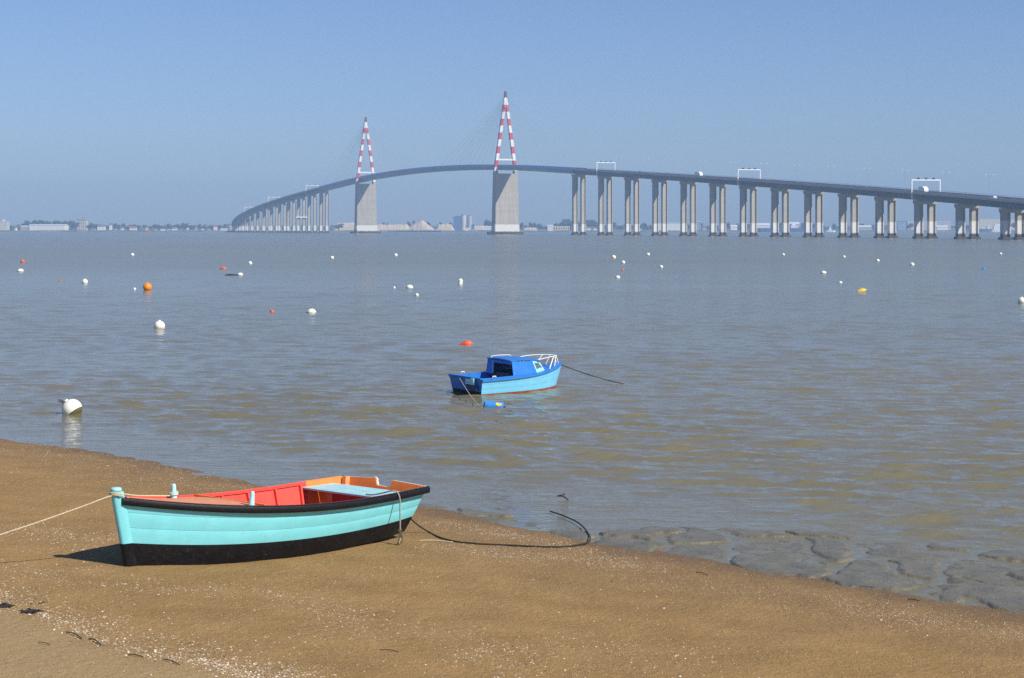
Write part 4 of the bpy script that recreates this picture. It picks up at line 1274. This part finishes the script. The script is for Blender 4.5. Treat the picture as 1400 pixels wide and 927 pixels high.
B(39, 88, 306.5, 'long white warehouse on the far town bank', whitew, roofw, rp=0.18, cat='warehouse')
B(28, 40, 308.5, 'tan shed joined to the end of the long white warehouse', tanw, roofw, rp=0.2)
B(105, 118, 300, 'pale apartment block rising above trees on the far town bank', cream, roofg, rp=0.05, d=FD + 200, wins=5, floors=5)
B(111, 117, 297.5, 'taller stair tower of the pale apartment block', cream, roofg, rp=0.05, d=FD + 235)
B(133, 143, 307, 'white terrace of houses beyond the apartment block', whitew, roofg, rp=0.3)
B(149, 152, 304.5, 'narrow white house beside a dark tree clump', whitew, roofg, rp=0.3, d=FD + 120)
B(177, 186, 309.5, 'bright white house with a brown roof on the far town bank', whitew, roofr, rp=0.35)
B(219, 224, 313, 'low white shed at the water on the far town bank', whitew, roofw, rp=0.2, d=FD - 20)
B(235, 241, 310.5, 'white double house with dark roof on the far town bank', whitew, roofg, rp=0.35)
B(255, 258, 305, 'slim pale tower above trees on the far town bank', whitew, roofg, rp=0.08, d=FD + 150)
B(292, 296, 307, 'white gabled house close to the low end of the bridge', whitew, roofr, rp=0.35)
B(301, 310, 312, 'long low white boathouse close to the low end of the bridge', whitew, roofw, rp=0.2, d=FD - 15)
B(313, 319, 306.5, 'cluster of pale flats beside the bridge landing', cream, roofg, rp=0.08, wins=3, floors=3)
for i, (a, c) in enumerate(((20, 22), (126, 129), (157, 160), (165, 168), (198, 201), (211, 213), (228, 231), (247, 250), (266, 269), (275, 278), (284, 287))):
    B(a, c, 309.5 + (i * 7 % 4) * 0.8, 'small pale house in the low town along the far bank', [whitew, cream, greyw][i % 3], [roofg, roofr][i % 2], rp=0.35, d=FD + 40 + 30 * (i % 4), name='house', cat='house', group='small houses of the far town')
# sand and gravel heaps
heap_m = paint('pale_sand_heap', (0.58, 0.47, 0.33), 0.95, 0.12, 0.05, 0, (0.45, 0.36, 0.25), 0.4)
def heap(px0, px1, ytop, label, pk=0.5, flat=0.3, d=FD + 30):
    k = d / F; x0, x1 = (px0 - 700) * k, (px1 - 700) * k; zt = CAMZ + (HZ - ytop) * k; W = x1 - x0
    nu = 26; rows_ = []
    r3 = np.random.default_rng(int(px0))
    for i in range(nu + 1):
        t = i / nu
        if t < pk - flat / 2: h = t / max(1e-3, pk - flat / 2)
        elif t > pk + flat / 2: h = (1 - t) / max(1e-3, 1 - pk - flat / 2)
        else: h = 1.0
        h = max(0, h) * (0.92 + 0.12 * r3.random())
        row = []
        for j in range(9):
            s_ = j / 8
            row.append((x0 + W * t - (x0 + x1) / 2, s_ * max(24, W * 0.4), (zt - 2) * h * max(0, math.sin(math.pi * s_)) ** 0.8 - 0.3))
        rows_.append(row)
    t = MB().grid(rows_).build('sand_heap', heap_m, smooth=False)
    t.location = ((x0 + x1) / 2, d, 2.0)
    return tag(t, label, 'heap', 'sand heaps on the quay')
heap(455, 492, 304.2, 'flat-topped sand heap beside a green bush beside the farther pylon', 0.5, 0.7)
heap(508, 562, 306.5, 'long low sand heap joining the tall peaked heap', 0.5, 0.8)
heap(548, 596, 300.0, 'tall peaked sand heap with a conveyor on top', 0.58, 0.05)
heap(594, 622, 306.0, 'low sand heap beside the blue silo block', 0.5, 0.6)
heap(645, 668, 308.0, 'low sand heap between the silos and the nearer pylon', 0.4, 0.5)
heap(715, 735, 310.8, 'low tan heap beside the short jetty past the nearer pylon', 0.5, 0.8, d=FD - 10)
# conveyor on the peaked heap
cv = thing('conveyor', 'sloping conveyor running up the peaked sand heap', 'conveyor', tuple(at(572, 314, FD + 20)))
MB().tube([(-16, 0, 4), (6, 0, 18)], 0.7, 6).build('belt', greyw, cv)
for a, z in ((-12, 6), (-2, 12), (4, 16)): MB().tube([(a, 0, -1), (a, 0, z)], 0.35, 5).build('trestle', bluew, cv)
# silos
B(620, 631, 295.5, 'dark blue elevator block beside the pale silos', bluew, roofg, rp=0.04, d=FD + 50)
for i, (a, c, yt) in enumerate(((630, 637, 293.0), (638.5, 645, 294.0))):
    k = (FD + 70) / F; r_ = (c - a) / 2 * k; q = at((a + c) / 2, 314, FD + 70); zt = CAMZ + (HZ - yt) * k
    t = thing('silo', ['pale round silo next to the dark blue elevator block', 'pale round silo on the outer end, away from the blue block'][i], 'silo', (q.x, q.y, 2), (0, 0, 0), 'pale silos on the quay')
    MB().lathe([(r_, 0), (r_, zt - 3.4)], (0, 0, 0), 18).build('drum', greyw if i else cream, t, auto=0.6)
    MB().lathe([(r_ * 1.03, zt - 3.4), (r_ * 1.03, zt - 3.0), (r_ * 0.3, zt - 1.8), (0.1, zt - 1.7)], (0, 0, 0.004), 18).build('cap', roofg, t)
    for s_ in (-1, 1): MB().tube([(s_ * r_ * 0.9, -r_ * 0.5, 0), (s_ * r_ * 0.9, -r_ * 0.5, 10)], 0.5, 5).build('leg', bluew, t)
B(604, 612, 308.5, 'reddish brick shed beside the low sand heap', tanw, roofw, rp=0.2)
B(636, 642, 311, 'small white office at the foot of the silos', whitew, roofw, rp=0.15, d=FD - 12)
B(662, 672, 309, 'white shed between the silos and the nearer pylon', whitew, roofw, rp=0.25, d=FD - 5)
B(748.5, 756, 307.5, 'white gabled end of the yellow riverside building', whitew, roofw, rp=0.2, d=FD - 5)
B(756, 779, 309.5, 'long yellow riverside building beyond the nearer pylon', yelw, roofw, rp=0.15, wins=7, floors=1)
for a, c, y, l in ((802, 808, 310, 'small white house with a gable between the two tallest near approach piers'), (811, 816, 310.5, 'second small white house between the two tallest near approach piers'),
                   (873, 878, 312, 'low white hut behind the near approach piers'), (960, 966, 309, 'pale grey house behind the near approach piers')):
    B(a, c, y, l, whitew if 'white' in l else greyw, roofg, rp=0.35, name='house', cat='house')
B(897, 930, 304.5, 'large bright white hall seen between the piers', whitew, roofw, rp=0.08, cat='hall')
B(951, 958, 302.5, 'greenish twin-topped tower block behind the piers', greyw, roofw, rp=0.06, d=FD + 120, wins=2, floors=5)
B(999, 1008, 307.5, 'pale shed with a pitched roof behind the piers', whitew, roofw, rp=0.3)
B(1033, 1053, 305, 'white factory roof above the dark blue ship', whitew, roofw, rp=0.3, cat='factory')
B(1076, 1093, 303.5, 'tan warehouse roof above the dark blue ship', cream, roofw, rp=0.25, cat='warehouse')
B(1171, 1192, 308, 'low grey shed with a curved pale roof', greyw, roofw, rp=0.35)
B(1227, 1239, 302, 'blue cubic factory building behind the piers', paint('pale_blue_wall', (0.22, 0.34, 0.52), 0.7, 0.05, 0.1, 0), roofg, rp=0.04, d=FD + 200)
B(1241, 1300, 302.8, 'wide pinkish grey shipyard hall partly hidden by piers', paint('pinkish_grey_wall', (0.52, 0.47, 0.47), 0.8, 0.05, 0.1, 0), roofw, rp=0.06, d=FD + 260, cat='hall')
B(1281, 1296, 308, 'white low store with an overhanging roof behind the piers', whitew, roofw, rp=0.3)
B(1339, 1400, 299.5, 'huge cream shipyard hall behind the lowest near approach piers', cream, roofw, rp=0.05, d=FD + 150, cat='hall')
def ship(px0, px1, label, hullm, h=6.0, sup=(0.7, 0.9), suph=9.0, d=FD - 70, supm=None, cat='ship'):
    k = d / F; x0, x1 = (px0 - 700) * k, (px1 - 700) * k; L_ = x1 - x0; w_ = max(4, L_ * 0.14)
    t = thing('moored_ship', label, cat, ((x0 + x1) / 2, d, 0))
    secs = []
    for i in range(13):
        u_ = i / 12; x = (u_ - 0.5) * L_
        b_ = w_ * (1 - max(0, (u_ - 0.75) / 0.25) ** 2 * 0.96) * (1 - max(0, (0.1 - u_) / 0.1) * 0.3)
        hh = h * (1 + 0.25 * max(0, (u_ - 0.8) / 0.2) ** 2)
        secs.append([(x, -b_ * 0.9, -1), (x, -b_, hh), (x, b_, hh), (x, b_ * 0.9, -1)])
    MB().sweep(secs).build('hull', hullm, t)
    a, c = (sup[0] - 0.5) * L_, (sup[1] - 0.5) * L_
    so = MB().box(((a + c) / 2, 0, h + suph / 2 + 0.003), (c - a, w_ * 1.5, suph)).build('superstructure', supm or whitew, t)
    MB().box(((a + c) / 2, 0, h + suph + 1.2), ((c - a) * 0.6, w_ * 1.1, 2.3)).build('bridge_deck', supm or whitew, so)
    MB().tube([((a + c) / 2, 0, h + suph), ((a + c) / 2, 0, h + suph + 7)], 0.3, 5).build('mast', greyw, t)
    return t
ship(1030, 1126, 'long dark blue ship with white upperworks moored behind the piers', bluew, 6.5, (0.52, 0.60), 5.0)
ship(1338, 1362, 'dark blue tug-like ship in front of the huge cream hall', bluew, 5.0, (0.45, 0.62), 4.0)
ship(1354, 1374, 'white motor vessel moored beside the dark blue tug-like ship', whitew, 4.0, (0.2, 0.75), 7.0, d=FD - 90)
ship(1128, 1142, 'small white launch near the stern of the long dark blue ship', whitew, 2.5, (0.35, 0.6), 3.0)
# jetties
def jetty(px0, px1, label, d=FD - 60):
    k = d / F; x0, x1 = (px0 - 700) * k, (px1 - 700) * k
    t = thing('jetty', label, 'jetty', ((x0 + x1) / 2, d, 0))
    MB().box((0, 0, 3.2), (x1 - x0, 7, 0.9)).build('deck', greyw, t)
    for i in range(9): MB().box(((i / 8 - 0.5) * (x1 - x0 - 2), 0, 0.9), (1.2, 5, 3.7)).build('pile', bluew, t)
    return t
jetty(520, 604, 'long low jetty in front of the peaked sand heap')
jetty(640, 676, 'short jetty in front of the silos')
jetty(715, 748, 'short jetty beside the yellow riverside building')
# masts / cranes
for px, y, l in ((552, 300, 'thin lamp mast behind the long low sand heap'), (583, 299, 'thin lamp mast behind the peaked sand heap'), (633, 291.5, 'thin mast beside the silo tops'), (1253, 298, 'thin lamp mast behind the wide shipyard hall')):
    q = at(px, 314, FD + 140); zt = CAMZ + (HZ - y) * (FD + 140) / F
    t = thing('mast', l, 'mast', (q.x, q.y, 2))
    MB().tube([(0, 0, 0), (0, 0, zt - 2)], [0.5, 0.3], 6).build('pole', greyw, t)
    MB().box((0, 0, zt - 2), (2.4, 0.5, 0.5)).build('head', greyw, t)

# trees
def leaf_mat(name, c):
    m = NT(name); n = m.noise(m.pos(), 0.5, 3)
    m.base(m.mix(m.mapr(n, 0.3, 0.7), tuple(x * 0.7 for x in c), tuple(x * 1.3 for x in c))); m.set(Roughness=0.7); return m.m
lm = [leaf_mat('foliage_dark', (0.040, 0.060, 0.024)), leaf_mat('foliage_mid', (0.060, 0.085, 0.032))]
def leaf_cloud(clumps, n, size, seed):
    r4 = np.random.default_rng(seed); V = []; Fq = []
    for (cx, cy, cz, rx, ry, rz_) in clumps:
        for _ in range(n):
            d = r4.normal(size=3); d /= np.linalg.norm(d); rr = r4.uniform(0.55, 1.05)
            c = np.array([cx + d[0] * rx * rr, cy + d[1] * ry * rr, cz + d[2] * rz_ * rr])
            a = r4.normal(size=3); a /= np.linalg.norm(a); b_ = np.cross(a, d + 0.3 * r4.normal(size=3)); b_ /= (np.linalg.norm(b_) + 1e-6)
            s_ = size * r4.uniform(0.6, 1.3); k = len(V)
            V += [c - a * s_ - b_ * s_ * 0.6, c + a * s_ - b_ * s_ * 0.5, c + a * s_ * 0.8 + b_ * s_ * 0.6, c - a * s_ * 0.9 + b_ * s_ * 0.5]
            Fq.append((k, k + 1, k + 2, k + 3))
    return np.array(V), np.array(Fq)
def tree_proto(i, kind):
    r4 = np.random.default_rng(50 + i)
    t = thing('tree', 'broad tree', 'tree')
    H_ = 1.0
    cl = [(r4.uniform(-0.26, 0.26), r4.uniform(-0.2, 0.2), r4.uniform(0.42, 0.82), r4.uniform(0.14, 0.24), r4.uniform(0.14, 0.22), r4.uniform(0.10, 0.18)) for _ in range(9)]
    if kind == 'tall': cl = [(x * 0.45, y * 0.45, z, a * 0.8, b_ * 0.8, c * 1.1) for x, y, z, a, b_, c in cl]
    V, Fq = leaf_cloud(cl, 60, 0.05, 80 + i)
    cr = arr_mesh('crown', V, Fq, lm[i % 2], False); cr.parent = t
    b = MB().tube([(0, 0, -0.05), (0.01, 0, 0.3), (0, 0.01, 0.6)], [0.045, 0.032, 0.015], 6)
    for a in range(4): b.tube([(0, 0, 0.32 + 0.06 * a), (0.2 * math.cos(a * 1.7), 0.16 * math.sin(a * 1.7), 0.55 + 0.05 * a)], [0.018, 0.006], 4)
    b.build('trunk', mat['bark'], t)
    return t
protos = [tree_proto(0, 'broad'), tree_proto(1, 'broad'), tree_proto(2, 'tall'), tree_proto(3, 'broad')]
used = [False] * 4
def tree(px, ytop, label, kind, wscale=1.0, d=FD + 130, group='trees of the far bank'):
    t = protos[kind] if not used[kind] else copy_tree(protos[kind]); used[kind] = True
    k = d / F; h = (CAMZ + (HZ - ytop) * k - 2.2) / 0.95
    q = at(px, 314, d); t.location = (q.x, q.y, 2.2); t.scale = (h * wscale, h * wscale, h); t.rotation_euler = (0, 0, random.uniform(0, 6.28))
    t['label'] = label; t['group'] = group
    return t
for px, y in ((34, 302.5), (41, 301), (48, 300.5), (55, 300.5), (62, 301.5), (72, 302), (79, 301), (86, 301.5)):
    tree(px, y, 'dark rounded tree in the row behind the long white warehouse', random.choice((0, 1, 3)), 1.25)
for px, y in ((92, 301.5), (98, 302), (103, 303.5)):
    tree(px, y, 'tall dark tree between the warehouse and the apartment block', random.choice((0, 1, 3)), 1.1)
for px, y in ((122, 305.5), (127, 304.5), (131, 306)):
    tree(px, y, 'green tree beside the pale apartment block', random.choice((0, 1, 3)), 1.2)
for px in list(range(140, 325, 7)):
    tree(px + random.uniform(-2, 2), random.uniform(304.5, 309.5), 'low tree among the small houses of the far town bank', random.choice((0, 1, 2, 3)), random.uniform(1.0, 1.5), FD + random.uniform(60, 240))
tree(463, 305.5, 'green bush in front of the flat-topped sand heap', 1, 1.9, FD + 10)
for px in (524, 530, 559, 566, 579, 586, 603, 614, 617):
    tree(px, random.uniform(301, 305.5), 'thin tree standing behind the sand heaps', 2, 0.9, FD + 200)
for px in (664, 668, 672):
    tree(px, random.uniform(299.5, 302), 'tall thin poplar between the silos and the nearer pylon', 2, 0.75, FD + 200)
for px in list(range(712, 770, 6)):
    tree(px + random.uniform(-2, 2), random.uniform(304, 308), 'low tree behind the yellow riverside building', random.choice((0, 1, 2)), 1.2, FD + 160)
for px, y in ((768, 301.5), (774, 299.5), (780, 299), (786, 300), (792, 301.5), (800, 300), (806, 299.5), (813, 302)):
    tree(px, y, 'tall tree in the clump behind the tallest near approach pier', random.choice((0, 1, 3)), 1.1, FD + 220)
for px in list(range(820, 1000, 9)) + list(range(1010, 1400, 13)):
    tree(px + random.uniform(-3, 3), random.uniform(303.5, 308.5), 'distant tree seen between the near approach piers', random.choice((0, 1, 2, 3)), 1.3, FD + random.uniform(120, 300))
# a low far wood that reads as one mass
r5 = np.random.default_rng(3)
cl = [(x, FD + 420 + r5.uniform(0, 160), 5 + r5.uniform(0, 4), r5.uniform(8, 22), 10, r5.uniform(3, 7) * (1.0 if x < 0 else 0.85)) for x in np.arange(-1500, 1500, 12.0)]
V, Fq = leaf_cloud(cl, 40, 1.9, 9)
tag(arr_mesh('far_wood', V, Fq, lm[0], False), 'low blue-grey wood along the far bank behind the town', 'wood', kind='stuff')

# ------------------------------------------------------------------ shells, pebbles, weed and twigs on the sand
def chips(P3, size, colr, seed, K=6):
    """small curved shell shards, K triangles each"""
    r6 = np.random.default_rng(seed); n = len(P3)
    ang = r6.uniform(0, 2 * np.pi, n); tx = r6.normal(0, 0.45, n); ty = r6.normal(0, 0.45, n)
    asp = r6.uniform(0.45, 1.0, n)
    V = np.zeros((n, K + 1, 3))
    for k in range(K):
        a = 2 * np.pi * k / K; rr = r6.uniform(0.7, 1.15, n)
        lx = np.cos(a) * rr; ly = np.sin(a) * rr * asp
        gx = lx * np.cos(ang) - ly * np.sin(ang); gy = lx * np.sin(ang) + ly * np.cos(ang)
        V[:, k, 0] = gx * size; V[:, k, 1] = gy * size; V[:, k, 2] = (gx * tx + gy * ty) * size * 0.6 - 0.1 * size
    V[:, K, 2] = size * r6.uniform(0.15, 0.55, n)
    V += P3[:, None, :]
    idx = (np.arange(n) * (K + 1))[:, None]
    Fq = np.concatenate([np.stack([idx[:, 0] + k, idx[:, 0] + (k + 1) % K, idx[:, 0] + K], 1) for k in range(K)], 0)
    C = np.repeat(colr[:, None, :], K + 1, 1).reshape(-1, 3)
    return V.reshape(-1, 3), Fq, C
def chip_mat():
    m = NT('shell_fragments'); a = m.n('ShaderNodeAttribute', attribute_name='tone').outputs['Color']
    n = m.noise(m.pos(), 120, 2); m.base(m.mix(m.mapr(n, 0.3, 0.7, 0, 0.35), a, m.mix(1.0, a, (0.6, 0.55, 0.48), 'MULTIPLY'))); m.set(Roughness=0.6); return m.m
cm_ = chip_mat()
TONES = np.array([(0.58, 0.49, 0.36), (0.72, 0.66, 0.55), (0.50, 0.38, 0.24), (0.50, 0.34, 0.24), (0.36, 0.25, 0.15), (0.12, 0.085, 0.055), (0.055, 0.045, 0.035), (0.66, 0.44, 0.34)])
TW = np.array([0.24, 0.16, 0.20, 0.14, 0.12, 0.06, 0.03, 0.05])
def inside_boat(x, y):
    q = (np.stack([x, y], -1) - np.array([_bt.x, _bt.y])) @ np.array([[math.cos(DYAW), -math.sin(DYAW)], [math.sin(DYAW), math.cos(DYAW)]])
    return (q[:, 0] > -0.1) & (q[:, 0] < DL + 0.1) & (np.abs(q[:, 1]) < 0.95)
def scatter(x, y, smin, smax, seed, white=0.0):
    r6 = np.random.default_rng(seed)
    s_ = shore(x, y); ok = (s_ > 0.12) & ~inside_boat(x, y)
    x, y = x[ok], y[ok]; n = len(x)
    size = smin * (smax / smin) ** (r6.random(n) ** 2.2)
    tw = TW.copy(); tw[:2] *= 1 + white; tw /= tw.sum()
    c = TONES[r6.choice(len(TONES), n, p=tw)] * r6.uniform(0.8, 1.15, (n, 1))
    return np.stack([x, y, beach_z(x, y) + size * 0.05], 1), size, np.clip(c, 0, 0.9)
sets = []
r6 = np.random.default_rng(21)
# sparse everywhere in patches
n = 30000; x = r6.uniform(-13, 9, n); y = r6.uniform(13, 43, n)
dens = 0.10 + 0.9 * sstep(0.42, 0.66, fbm(x * 0.45 + 3, y * 0.45, 4))
dens *= 1 - 0.85 * sstep(0.0, 0.6, side_of(WRACK, x, y))
k = r6.random(n) < dens; sets.append(scatter(x[k], y[k], 0.005, 0.020, 1))
n = 1500; x = r6.uniform(-13, 9, n); y = r6.uniform(13, 43, n); sets.append(scatter(x, y, 0.008, 0.026, 2, 1.0))
# wrack bands: photo polylines -> ground
def band(px, n, wid, seed, smin=0.006, smax=0.022, white=1.0, skew=0.0, pat=0.5):
    r7 = np.random.default_rng(seed)
    Pq = np.array([[*Gs(*q).xy] for q in px]); seg = np.hypot(*np.diff(Pq, axis=0).T); cum = np.concatenate([[0], np.cumsum(seg)])
    t = r7.uniform(0, cum[-1], n); x = np.interp(t, cum, Pq[:, 0]); y = np.interp(t, cum, Pq[:, 1])
    e = r7.normal(0, wid, n); e = np.where(e < 0, e * (1 - skew), e * (1 + skew))
    x = x + e * 0.62; y = y + e * 0.78
    k = r7.random(n) < (1 - pat) + pat * 2 * sstep(0.35, 0.62, fbm(x * 0.9 + seed, y * 0.9, 3))
    sets.append(scatter(x[k], y[k], smin, smax, seed + 100, white))
band([(-60, 806), (0, 820), (60, 838), (120, 862), (160, 878), (200, 890), (290, 902), (350, 922), (420, 940)], 11500, 0.24, 3, 0.005, 0.022, 1.2, 0.4, 0.6)
band([(-40, 770), (60, 785), (200, 800), (350, 812), (430, 828), (540, 858), (640, 885), (760, 925)], 5000, 0.36, 4, 0.005, 0.018, 0.5, 0.0, 0.8)
band([(-30, 720), (50, 728), (120, 735), (175, 775)], 2200, 0.5, 5, 0.006, 0.022, 0.8)
band([(600, 742), (700, 760), (830, 765), (900, 785), (1000, 805), (1150, 830), (1300, 855), (1420, 870)], 11000, 0.42, 6, 0.005, 0.013, 0.3, 0.0, 0.8)
band([(640, 890), (760, 880), (900, 900), (1000, 915)], 900, 0.6, 7, 0.006, 0.020, 0.7)
band([(590, 712), (700, 733), (820, 757)], 2600, 0.25, 8, 0.006, 0.018, 0.4)
band([(0, 612), (150, 630), (300, 662), (450, 690)], 5000, 0.8, 9, 0.006, 0.016, 0.3)
P3 = np.concatenate([q[0] for q in sets]); SZ = np.concatenate([q[1] for q in sets]); CC = np.concatenate([q[2] for q in sets])
V, Fq, C = chips(P3, SZ, CC, 77, 5)
tag(arr_mesh('shell_litter', V, Fq, cm_, False, {'tone': C}), 'broken white and cream shells strewn over the brown sand', 'shell litter', kind='stuff')
n = 150000; x = r6.uniform(-14, 9.5, n); y = r6.uniform(13, 44, n)
dens = (0.30 + 0.7 * sstep(0.36, 0.60, fbm(x * 0.7 + 31, y * 0.7, 4))) * (1 - 0.75 * sstep(0.0, 0.6, side_of(WRACK, x, y)))
k = r6.random(n) < dens
TW = np.array([0.16, 0.05, 0.22, 0.20, 0.18, 0.10, 0.06, 0.03])
P3, SZ, CC = scatter(x[k], y[k], 0.004, 0.012, 55)
V, Fq, C = chips(P3, SZ, CC, 78, 4)
tag(arr_mesh('grit', V, Fq, cm_, False, {'tone': C}), 'coarse brown and cream grit covering the sand', 'grit', kind='stuff')

def twig(px0, py0, px1, py1, r, label, m='twig', bend=0.03):
    a, c = Gs(px0, py0, 0.012), Gs(px1, py1, 0.012)
    if a.z < 0.03 and shore(a.x, a.y) < 0: a = G(px0, py0, 0.03); c = G(px1, py1, 0.03)
    mid = a.lerp(c, 0.45) + Vector((0, 0, bend * (c - a).length)); mid.y += 0.06 * (c - a).length; r *= 0.55
    b = MB().tube(catmull([a, mid, c], 6), r, 6)
    L_ = (c - a)
    if 'shoot' in label: b.tube([mid, mid + L_ * 0.22 + Vector((0, 0.12 * L_.length, 0.01))], r * 0.6, 5)
    return tag(b.build('twig', mat[m], smooth=True), label, 'twig')
twig(572, 739, 619, 741, 0.012, 'pale dry straw lying beside the dark looped rope', 'straw', 0.02)
twig(951, 782, 968, 786, 0.010, 'short dark twig on the sand above the mud flat')
twig(1177, 802, 1196, 804, 0.020, 'dark twig at the foot of the sand by the mud')
twig(1241, 819, 1257, 821, 0.013, 'dark twig with a side shoot below the foot of the mud flat')
twig(52, 825, 63, 823, 0.010, 'dark twig above the dark weed clump')
twig(91, 864, 112, 873, 0.012, 'thin dark stalk along the upper part of the white shell line')
twig(122, 873, 138, 882, 0.013, 'thin dark stalk in the densest white shells')
twig(52, 878, 68, 881, 0.008, 'pale brown stalk on the smooth dry sand')
twig(520, 888, 545, 891, 0.009, 'dark stalk lying alone on the open sand')
twig(176, 895, 196, 898, 0.010, 'dark stalk at the lower edge of the white shell line')
twig(222, 901, 246, 909, 0.010, 'dark stalk below the white shells')
def weed_clump(px, py, w_, label, seed):
    p = Gs(px, py); r7 = np.random.default_rng(seed); b = MB()
    for _ in range(60):
        a = r7.uniform(0, 6.28); d = w_ * r7.random() ** 0.5; q = Vector((p.x + d * math.cos(a), p.y + d * 0.9 * math.sin(a), 0)); q.z = float(beach_z(q.x, q.y)) + 0.006
        e = r7.uniform(0, 6.28); l_ = w_ * (0.2 + 0.3 * r7.random())
        b.tube([q, q + Vector((l_ * math.cos(e), l_ * math.sin(e), 0.015 * r7.random())), q + Vector((1.9 * l_ * math.cos(e + 0.5), 1.9 * l_ * math.sin(e + 0.5), 0.004))], [0.008, 0.007, 0.003], 4)
    return tag(b.build('seaweed_clump', mat['weed']), label, 'seaweed')
weed_clump(41, 837, 0.10, 'dark seaweed clump on the white shell line', 1)
weed_clump(5, 829, 0.10, 'olive black seaweed tangle at the start of the white shell line', 2)
# a dark branch sticking out of the shallows
t = thing('branch', 'dark forked branch sticking out of the shallow water', 'branch', tuple(G(772, 685)))
MB().tube([(-0.14, 0.02, 0.09), (-0.05, 0, 0.10), (0.0, 0, 0.075), (0.06, 0, 0.03), (0.10, 0, -0.06)], [0.012, 0.022, 0.018, 0.014, 0.012], 6).build('stem', mat['weed'], t)
MB().tube([(-0.05, 0, 0.10), (-0.02, 0.02, 0.125), (0.02, 0.02, 0.12)], [0.016, 0.014, 0.006], 6).build('fork', mat['weed'], t)

# ------------------------------------------------------------------ haze
hz = NT('river_haze')
hz.t.nodes.remove(hz.p)
pv = hz.n('ShaderNodeVolumePrincipled')
pv.inputs['Color'].default_value = (0.45, 0.68, 1.0, 1)
pv.inputs['Density'].default_value = 0.00026
pv.inputs['Anisotropy'].default_value = 0.0
hz.l(pv.outputs[0], hz.t.nodes['Material Output'].inputs['Volume'])
ho = MB().box((0, 2640, 67.5), (5400, 5480, 141)).build('haze', hz.m)
tag(ho, kind='stuff')
